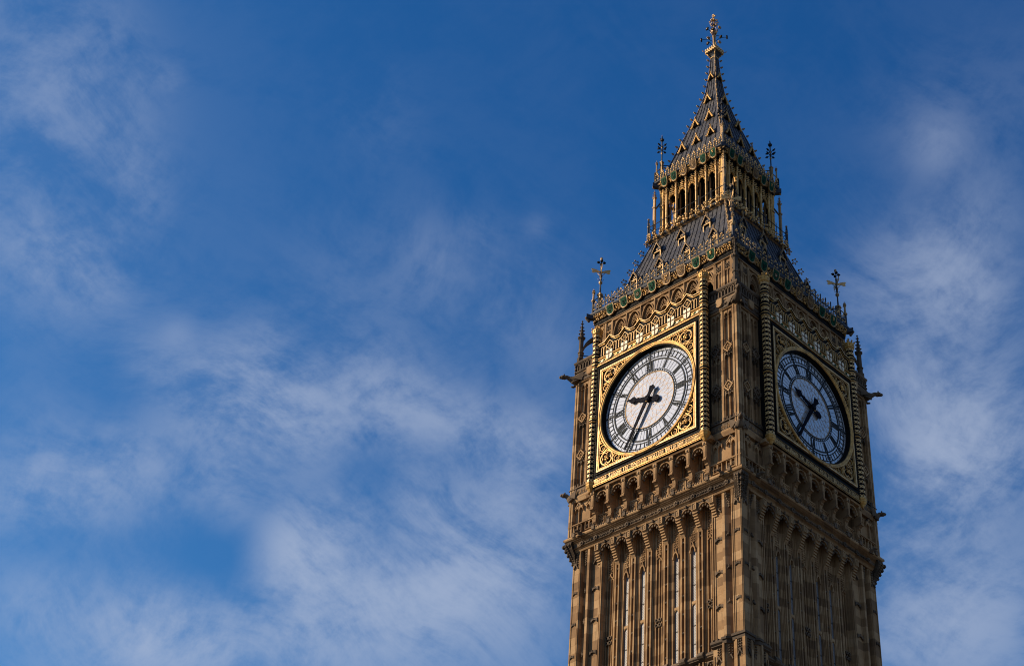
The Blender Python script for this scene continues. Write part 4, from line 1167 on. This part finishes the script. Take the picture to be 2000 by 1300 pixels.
# ------------------------------------------------------------------ roofs
T1 = [(10.4, 5.42), (11.3, 5.06), (12.3, 4.72), (14.2, 4.13), (15.4, 3.75), (16.5, 3.42), (17.2, 3.24)]
T2 = [(22.95, 2.98), (23.6, 2.76), (25, 2.38), (27, 1.86), (28.5, 1.45), (30.2, 1.01), (31.7, .69), (32.8, .49), (34.2, .35), (35.5, .25), (36.75, .19)]
def ee(T, z):
    for (a, ea), (c, ec) in zip(T[:-1], T[1:]):
        if z <= c: return ea+(ec-ea)*(max(z, a)-a)/(c-a)
    return T[-1][1]
def roof(name, T, pitch, rows, ridge):
    g = G().mat(ROOF)
    for (a, ea), (c, ec) in zip(T[:-1], T[1:]):
        b = len(g.v)
        for e, z in ((ea, a), (ec, c)): g.v += [(-e, -e, z), (e, -e, z), (e, e, z), (-e, e, z)]
        for k in range(4): g.face([b+k, b+(k+1) % 4, b+4+(k+1) % 4, b+4+k])
    o = part(g, name)
    g = G()
    zt = T[-1][0]; zb = T[0][0]
    zz = [zb+(zt-zb)*i/14 for i in range(15)]
    # standing seams fan in towards the ridge
    nS = int(2*T[0][1]/pitch)
    keep = 2*T[-1][1]/T[0][1]
    fr = [(-1+2*(i+.5)/nS) for i in range(nS)]
    for f in fr:
        u0 = f*T[0][1]*.98
        g.mat(IRON)
        # seams run plumb up the slope until they meet the hip
        pts = []
        for z in zz:
            e = ee(T, z); ub = u0*(.35+.65*e/T[0][1])
            if abs(ub) < e-.03: pts.append((ub, e+.012, z))
        if len(pts) > 1: g.tube(pts, .024, 4)
        for j, p in enumerate(pts):
            if j % 2 == 0: g.ball(p[0], p[1]+.01, p[2], .034)
    # curved tile laps
    for i, z in enumerate([zb+(zt-zb)*(j+.5)/rows for j in range(rows)]):
        e = ee(T, z)
        for f0, f1 in zip(fr[:-1], fr[1:]):
            ua = f0*T[0][1]*.98*(.35+.65*e/T[0][1]); ub = f1*T[0][1]*.98*(.35+.65*e/T[0][1])
            if max(abs(ua), abs(ub)) > e-.02: continue
            dz = (.13 if (i+int(f0*100)) % 2 else 0)
            pts = []
            for q in range(5):
                t = q/4; zc = z+dz-.15*4*t*(1-t)*(ub-ua)/.5
                pts.append((ua+(ub-ua)*t, ee(T, zc)+.006, zc))
            g.mat(ROOF); g.tube(pts, .017, 3)
    s = part(g, name+'_seams'); around(s)
    return o
roof('lower_roof', T1, .5, 13, True)
roof('spire_roof', T2, .5, 26, True)
# crocketed hips
def hips(T, n, r, zlo, name, spiral):
    g = G()
    pts = [(e, e, z) for z, e in T]
    g.mat(LEAD); g.tube(pts, .05, 5)
    for j in range(n):
        z = zlo+(T[-1][0]-zlo)*(j+.5)/n; e = ee(T, z)
        g.mat(OLDGOLD)
        d = r/math.sqrt(2)
        if spiral:
            c = e+d*.9
            g.tube([(e, e, z-.1), (c, c, z), (c+d, c+d, z+r*.7), (c+d*.3, c+d*.3, z+r*1.5), (c-d*.5, c-d*.5, z+r*.9), (c, c, z+r*.5)], .035, 5)
            for k in range(5): a = k*1.257; g.ball(c+d*.25+d*.7*math.cos(a), c+d*.25+d*.7*math.cos(a), z+r*.7+r*math.sin(a), r*.25)
        else:
            g.tube([(e, e, z-r*.4), (e+d*.8, e+d*.8, z), (e+d*1.3, e+d*1.3, z+r*.5)], .025, 4)
            g.ball(e+d*1.3, e+d*1.3, z+r*.55, r*.36); g.ball(e+d*.8, e+d*.8, z+r*.35, r*.36); g.ball(e+d*1.0, e+d*1.0, z-r*.05, r*.28)
    for j in range(n*5):
        z = T[0][0]+(T[-1][0]-T[0][0])*(j+.5)/(n*5); e = ee(T, z)+.02
        g.mat(OLDGOLD); g.ball(e, e, z, .05)
    o = part(g, name); around(o)
hips(T1, 7, .25, 10.9, 'crocketed_hip', True)
hips(T2, 18, .2, 23.3, 'crocketed_ridge', False)

# dormers
def dormer(name, T, u, zs, ze, zt, hw, wf):
    g = G()
    wi = ee(T, zs)-.6
    g.mat(LEAD)
    for s_ in (-1, 1): g.box(*sorted((s_*hw, s_*(hw-.06))), wi, wf-.03, zs-.3, ze)
    g.box(-hw+.06, hw-.06, wi, wf-.03, zs-.3, zs); g.box(-hw+.06, hw-.06, wi, wf-.03, ze-.08, ze)
    g.mat(DARK); g.box(-hw+.05, hw-.05, wi-.1, wf-.45, zs-.02, ze-.06)
    g.mat(PALEGOLD)
    for s_ in (-1, 1): g.box(s_*hw-.032, s_*hw+.032, wf-.08, wf+.02, zs-.02, ze)
    g.box(-hw, hw, wf-.05, wf+.03, ze-.1, ze-.03)
    g.mat(LEAD)
    ov = hw+.11
    g.loft([[(-hw, w, ze-.03), (hw, w, ze-.03), (0, w, zt-.1)] for w in (wi-.6, wf-.02)])
    for s_ in (-1, 1):
        rp = [(s_*ov, ze-.08), (0, zt-.02), (0, zt+.05), (s_*ov, ze+.0)]
        g.loft([[(a, w, b_) for a, b_ in rp] for w in (wi-.6, wf+.12)])
    g.mat(OLDGOLD); g.ribbon([(-ov, ze-.06), (0, zt-.02), (ov, ze-.06)], .022, wf+.10, wf+.13)
    g.mat(OLDGOLD)
    for s_ in (-1, 1):
        for j in range(4):
            t = (j+.4)/4; g.ball(s_*ov*(1-t), wf+.08, ze+.02+(zt-ze)*t+.05, .065)
    g.lathe([(.05, zt), (.03, zt+.2)], 0, wf+.05, 6); g.leaf(0, wf+.05, zt+.26, .08)
    g.mat(OLDGOLD); g.ribbon(circ(0, ze+.15, .09, 6), .04, wf-.03, wf+.02, True)
    o = part(g, name)
    return o
def place(o, u, k, first):
    c = o if first else o.copy()
    if not first: COL.objects.link(c); c.parent = TOWER
    v = Matrix.Rotation(k*PI/2, 3, 'Z') @ Vector((u, 0, 0)); c.rotation_euler = (0, 0, k*PI/2); c.location = (v.x, v.y, GROUND)
d0 = dormer('dormer', T1, 0, 14.35, 15.3, 15.98, .29, 3.96)
d1 = dormer('dormer', T1, 0, 11.95, 12.85, 13.45, .26, 4.85)
for k in range(4):
    for i, u in enumerate((-2.22, 0, 2.22)): place(d0, u, k, k == 0 and i == 0)
    for i, u in enumerate((-3.54, -1.18, 1.18, 3.54)): place(d1, u, k, k == 0 and i == 0)
def lucarne(z, s):
    g = G(); e = ee(T2, z)+.12; w = ee(T2, z+s*.9)
    g.mat(DARK); g.loft([[(-.24*s, e, z), (.24*s, e, z), (0, e, z+.62*s)], [(-.24*s, w-.3, z), (.24*s, w-.3, z), (0, w-.3, z+.62*s)]])
    g.mat(GOLD)
    for s_ in (-1, 1):
        g.ribbon([(s_*.34*s, z-.12*s), (s_*.22*s, z+.12*s), (0, z+.72*s)], .09*s, e-.06, e+.06)
        for j in range(4):
            t = j/4; g.ball(s_*(.36-.36*t)*s, e+.03, z-.05*s+.72*s*t, .075*s)
    g.ball(0, e+.02, z+.82*s, .07*s); g.ball(0, e+.02, z+.93*s, .05*s)
    return part(g, 'lucarne')
for z, us, s in ((25.75, (-1.36, 0, 1.36), 1.0), (28.4, (-.68, .68), 1.0), (31.2, (0,), .95), (34.05, (0,), .8)):
    o = lucarne(z, s)
    for k in range(4):
        for i, u in enumerate(us): place(o, u, k, k == 0 and i == 0)

# ------------------------------------------------------------------ lantern
g = G()
g.sq([(3.2, 16.95), (3.26, 17.0), (3.38, 17.12), (3.46, 17.2), (3.5, 17.25), (3.5, 17.38), (2.5, 17.42)], [LEAD, STONE, LEAD, LEAD, LEAD, LEAD])
g.mat(DARK); g.box(-2.0, 2.0, -2.0, 2.0, 17.3, 22.6)
g.mat(IRON); 
for k in range(4): pass
bal = part(g, 'lantern_floor')
g = G()
u = -3.4; pc = .567; nC = 12
for i in range(nC+1):
    c = -3.4+i*6.8/nC
    g.mat(PALEGOLD)
    rnd = random.Random(i)
    for j in range(9):
        g.ball(c+rnd.uniform(-.2, .2), 3.52+rnd.uniform(-.04, .1), 17.15+rnd.uniform(-.05, .6), rnd.uniform(.06, .095))
    g.mat(GOLD)
    for j in range(4): g.ball(c+rnd.uniform(-.2, .2), 3.48+rnd.uniform(-.02, .06), 17.02+rnd.uniform(0, .3), rnd.uniform(.05, .08))
    g.mat(PALEGOLD); g.leaf(c, 3.55, 17.82, .09)
    g.mat(OLDGOLD); g.tube([(c, 3.42, 17.1), (c+.05, 3.6, 17.0), (c+.12, 3.62, 17.14), (c+.1, 3.5, 17.2)], .03, 4)
    if i % 2 == 0: g.mat(LEAD); g.box(c-.02, c+.02, 3.48, 3.52, 17.4, 18.75); g.mat(PALEGOLD); g.ball(c, 3.5, 18.78, .05)
g.mat(IRON); g.box(-3.5, 3.5, 3.48, 3.52, 18.48, 18.52); g.box(-3.5, 3.5, 3.48, 3.52, 17.88, 17.91)
g.mat(IRON); g.box(-3.28, 3.28, 3.26, 3.3, 16.82, 16.87)
b0 = part(g, 'gilded_balustrade'); around(b0)
g = G().mat(LEAD); e = 3.5
g.lathe([(.09, 17.3), (.085, 18.9), (.06, 19.2)], e, e, 8); g.mat(OLDGOLD); g.ball(e, e, 19.28, .09); g.lathe([(.11, 18.5), (.11, 18.56)], e, e, 8)
for k in range(3): g.tube([(e, e, 17.25), (e+.1, e+.1, 17.1-.1*k), (e+.05, e+.05, 16.95-.1*k)], .03, 4); g.leaf(e+.08, e+.08, 17.05-.18*k, .1)
b0 = part(g, 'balcony_post'); around(b0)
g = G().mat(OLDGOLD); e = 3.21
g.box(e-.085, e+.085, e-.085, e+.085, 17.4, 20.4); g.box(e-.13, e+.13, e-.13, e+.13, 20.4, 20.52); g.box(e-.075, e+.075, e-.075, e+.075, 20.52, 21.35); g.box(e-.11, e+.11, e-.11, e+.11, 21.35, 21.42)
crocketed(g, e, e, 21.42, 22.1, .1, 3, .07)
g.mat(LEAD); g.tube([(e, e, 20.25), (3.08, 3.08, 20.55), (2.9, 2.9, 21.0)], .06, 5)
b0 = part(g, 'lantern_pinnacle'); around(b0)

# lantern arcade
g = G()
LP = [(i-2.5)*.915 for i in range(6)]
g.mat(BLACK); g.box(-2.9, 2.9, 2.6, 2.86, 22.02, 22.3)
for p in LP:
    g.mat(GOLD); g.lathe([(.085, 17.4), (.075, 21.5)], p, 2.90, 8)
    g.mat(PALEGOLD); g.box(p-.03, p+.03, 2.9, 3.0, 17.4, 21.4)
    g.mat(PALEGOLD); crocketed(g, p, 2.97, 21.45, 22.35, .075, 4, .055)
    for z in (18.9, 20.6, 21.4): g.lathe([(.105, z), (.105, z+.06)], p, 2.90, 8)
    g.mat(OLDGOLD); g.box(p-.18, p-.14, 2.6, 2.72, 17.4, 21.0); g.box(p+.14, p+.18, 2.6, 2.72, 17.4, 21.0)
for i in range(5):
    c = (i-2)*.915
    g.mat(GOLD); A = arch(c-.36, c+.36, 20.55, 21.25, 5); g.ribbon(A, .04, 2.78, 2.88)
    for j, p in enumerate(A):
        if j % 2 == 0: g.leaf(p[0]*1.0, 2.88, p[1]-.02, .075)
    g.mat(PALEGOLD)
    for z in (21.42, 21.62, 21.84):
        for a in range(4): t = a*PI/2; g.ball(c+.1*math.cos(t), 2.86, z+.09*math.sin(t), .058)
    g.leaf(c, 2.88, 22.05, .08)
    for s_ in (-1, 1):
        g.mat(GOLD); g.ribbon([(c+s_*.36, 21.1), (c+s_*.22, 21.35), (c+s_*.3, 21.7), (c+s_*.36, 22.0)], .045, 2.78, 2.87)
        g.ball(c+s_*.26, 2.87, 21.2, .05); g.ball(c+s_*.18, 2.87, 21.34, .05)
for s_ in (-1, 1):
    c = s_*2.53
    g.mat(BLACK); g.box(c-.2, c+.2, 2.6, 2.82, 17.4, 22.1)
    g.mat(PALEGOLD)
    for j in range(9): g.ball(c+.05*(1 if j % 2 else -1), 2.86, 20.7+.15*j, .06)
    for q in (-.1, .1): g.box(c+q-.03, c+q+.03, 2.8, 2.88, 17.4, 21.8)
la = part(g, 'lantern_arcade'); around(la)
g = G().mat(GOLD)
e = 2.78
g.box(e-.13, e+.13, e-.13, e+.13, 17.4, 21.9)
for q in (-1, 1):
    g.lathe([(.065, 17.4), (.065, 22.2)], e+.1-(.0 if q > 0 else .22), e+.1-(.22 if q > 0 else 0), 8)
g.lathe([(.075, 17.4), (.075, 22.2)], e+.1, e+.1, 8)
g.mat(PALEGOLD)
for j in range(6): g.ball(e+.13, e+.13, 21.5+.14*j, .075); g.ball(e+.1, e-.1, 21.4+.14*j, .05); g.ball(e-.1, e+.1, 21.4+.14*j, .05)
g.mat(OLDGOLD); g.box(e-.16, e+.2, e-.16, e+.2, 20.55, 20.62)
lc = part(g, 'lantern_pier'); around(lc)

# lantern eaves
g = G()
prof = [(2.4, 22.2), (2.9, 22.2), (2.94, 22.28), (3.0, 22.4), (3.14, 22.74), (3.18, 22.78), (3.27, 22.84), (3.27, 22.96), (3.2, 23.0), (2.3, 23.0)]
g.sq(prof, [BLACK, BLACK, BROWN, BROWN, LEAD, LEAD, LEAD, LEAD, LEAD])
part(g, 'lantern_gutter')
g = G()
SHE = [(i-2.5)*.912 for i in range(6)]
cove(g, 2.9, .13, 22.3, 22.75, 2.98, 3.14, .27)
cv = part(g, 'lantern_cove')
for u, kd in zip(SHE, 'gglpgb'): shield('heraldic_shield', cv, u, 3.2, .22, .275, .82, 22.5, kd)
around(cv)
g = G().mat(LEAD)
g.loft([[(3.1, 2.9, 22.4), (2.9, 3.1, 22.4), (2.9, 3.1, 22.7), (3.1, 2.9, 22.7)], [(3.45, 3.2, 22.5), (3.2, 3.45, 22.5), (3.2, 3.45, 22.86), (3.45, 3.2, 22.86)]])
g.mat(OLDGOLD); g.rosette(3.28, 3.28, 22.45, .12, 5)
sp = part(g, 'lantern_spout'); around(sp)
g = G()
wC = 3.2; n = 13; z0 = 23.0
for i in range(n):
    c = -3.0+6.0*(i)/(n-1)
    g.mat(PALEGOLD); g.ball(c, wC, z0+.78, .085, (1, .8, 1.15))
    for s_ in (-1, 1): g.ball(c+s_*.085, wC, z0+.62, .082, (1, .8, 1.1)); g.ball(c+s_*.14, wC, z0+.40, .08, (1, .8, 1.1)); g.ball(c+s_*.13, wC+.02, z0+.15, .078, (1, .8, 1.1))
    g.mat(LEAD); g.box(c-.02, c+.02, wC-.02, wC+.02, z0, z0+.7); g.tube([(c-.2, wC, z0+.05), (c-.1, wC, z0+.3), (c, wC, z0+.5)], .02, 4); g.tube([(c+.2, wC, z0+.05), (c+.1, wC, z0+.3), (c, wC, z0+.5)], .02, 4)
g.mat(LEAD); g.box(-3.2, 3.2, wC-.02, wC+.02, z0+.26, z0+.30)
for s_ in (-1, 1): g.box(s_*3.2-.06, s_*3.2+.06, wC-.06, wC+.06, z0-.1, z0+.95)
cr = part(g, 'lantern_cresting'); around(cr)
# lantern corner rods
g = G(); E = 2.87; E2 = 3.13
g.mat(OLDGOLD); g.box(E-.1, E+.1, E-.1, E+.1, 23.0, 25.0); g.box(E-.13, E+.13, E-.13, E+.13, 25.0, 25.1)
g.mat(LEAD); g.lathe([(.055, 25.1), (.045, 27.8)], E, E, 6)
g.mat(OLDGOLD); g.lathe([(.05, 25.9), (.1, 26.0), (.05, 26.1)], E, E, 6); g.lathe([(.05, 26.55), (.08, 26.62), (.05, 26.7)], E, E, 6)
g.mat(IRON)
for k in range(4):
    a = k*PI/2; ca, sa = math.cos(a), math.sin(a)
    for z, q in ((26.35, .32), (26.7, .3)): g.tube([(E, E, z-.08), (E+ca*q*.6, E+sa*q*.6, z), (E+ca*q, E+sa*q, z)], .035, 4); g.ball(E+ca*q, E+sa*q, z, .09); g.ball(E+ca*(q+.1), E+sa*(q+.1), z+.03, .06)
g.box(E-.1, E+.1, E-.1, E+.1, 27.3, 27.5); 
for k in range(4): a = k*PI/2+PI/4; g.ball(E+.13*math.cos(a), E+.13*math.sin(a), 27.5, .05)
g.mat(OLDGOLD); g.lathe([(.04, 27.5), (.015, 27.95)], E, E, 6)
g.mat(LEAD); g.lathe([(.08, 22.9), (.075, 23.9)], E2, E2, 8); g.mat(OLDGOLD); g.lathe([(.075, 23.9), (.11, 23.98), (.06, 24.05), (.055, 24.75), (.1, 24.8), (.05, 24.9), (.015, 25.25)], E2, E2, 8)
for k in range(4): a = k*PI/2; g.ball(E2+.07*math.cos(a), E2+.07*math.sin(a), 24.95, .045)
g.tube([(E2, E2, 24.1), (E, E, 24.55)], .04, 5)
g.mat(IRON); g.tube([(E, E, 24.75), (2.3, 2.3, 24.75)], .035, 5)
rd = part(g, 'lantern_finial'); around(rd)

# ------------------------------------------------------------------ crown and finial of the spire
g = G()
g.mat(LEAD); g.sq([(.15, 36.5), (.19, 36.62), (.21, 36.7), (.24, 36.95), (.36, 37.1), (.48, 37.22), (.2, 37.3)], [LEAD])
g.mat(PALEGOLD); g.sq([(.17, 36.62), (.25, 36.66), (.25, 36.72), (.17, 36.76)])
g.mat(PALEGOLD); g.sq([(.40, 37.18), (.52, 37.22), (.53, 37.60), (.47, 37.62), (.46, 37.24)])
h = G()
h.mat(GOLD); h.ball(.33, .33, 36.98, .07); h.tube([(.24, .24, 36.75), (.3, .3, 36.95), (.42, .42, 37.15)], .04, 5)
for j in range(5):
    c = -.42+.21*j; h.mat(CREAM); h.ball(c, .53, 37.56, .075); h.mat(IRON); h.ball(c+.1, .535, 37.4, .045)
    h.mat(GOLD); h.ball(c, .53, 37.24, .05)
h.tube([(.5, .5, 37.4), (.62, .62, 37.46), (.66, .66, 37.54)], .03, 4); h.ball(.66, .66, 37.54, .05)
for k in range(4):
    a = k*PI/2; g.add(h, lambda p: (p[0]*math.cos(a)-p[1]*math.sin(a), p[0]*math.sin(a)+p[1]*math.cos(a), p[2]))
pl = part(g, 'crown_platform')
g = G()
g.mat(OLDGOLD); g.lathe([(.2, 37.3), (.16, 37.9), (.2, 38.1), (.13, 38.2), (.12, 39.2), (.17, 39.3), (.08, 39.45), (.07, 39.8), (.15, 39.95), (.06, 40.1), (.05, 40.6), (.12, 40.66)], 0, 0, 8)
g.ball(0, 0, 39.97, .17)
for k in range(8):
    a = k*PI/4+.2; ca, sa = math.cos(a), math.sin(a)
    for j, (z0, zt, r) in enumerate(((38.2, 38.05, .66), (38.7, 39.05, 1.02), (39.3, 39.75, .70))):
        if (k+j) % 2: continue
        g.mat(IRON); g.tube([(ca*.08, sa*.08, z0), (ca*r*.45, sa*r*.45, z0+(.35 if zt > z0 else -.02)), (ca*r*.8, sa*r*.8, (z0+zt)/2+.2), (ca*r, sa*r, zt)], .026, 4)
        g.mat(IRON if k % 4 else OLDGOLD)
        for q in range(5): t = q*1.257; g.ball(ca*r+.1*math.cos(t)*sa, sa*r-.1*math.cos(t)*ca, zt+.1*math.sin(t), .078)
        g.mat(OLDGOLD); g.ball(ca*r, sa*r, zt, .09)
    g.mat(PALEGOLD); g.tube([(ca*.1, sa*.1, 39.5), (ca*.28, sa*.28, 39.85), (ca*.26, sa*.26, 40.15)], .03, 4); g.ball(ca*.26, sa*.26, 40.1, .05)
# open crown of ribs with leaves at the very top
for k in range(8):
    a = k*PI/4; ca, sa = math.cos(a), math.sin(a)
    g.mat(OLDGOLD); g.tube([(ca*.1, sa*.1, 40.62), (ca*.30, sa*.30, 40.8), (ca*.34, sa*.34, 41.0), (ca*.22, sa*.22, 41.2), (0, 0, 41.25)], .035, 5)
    g.mat(PALEGOLD); g.ball(ca*.33, sa*.33, 41.02, .07); g.ball(ca*.26, sa*.26, 40.72, .05)
g.mat(PALEGOLD); g.lathe([(.05, 41.2), (.04, 41.6)], 0, 0, 6); g.leaf(-.12, 0, 41.42, .13); g.leaf(.1, .05, 41.62, .14); g.leaf(.02, .1, 41.76, .12)
part(g, 'spire_finial')
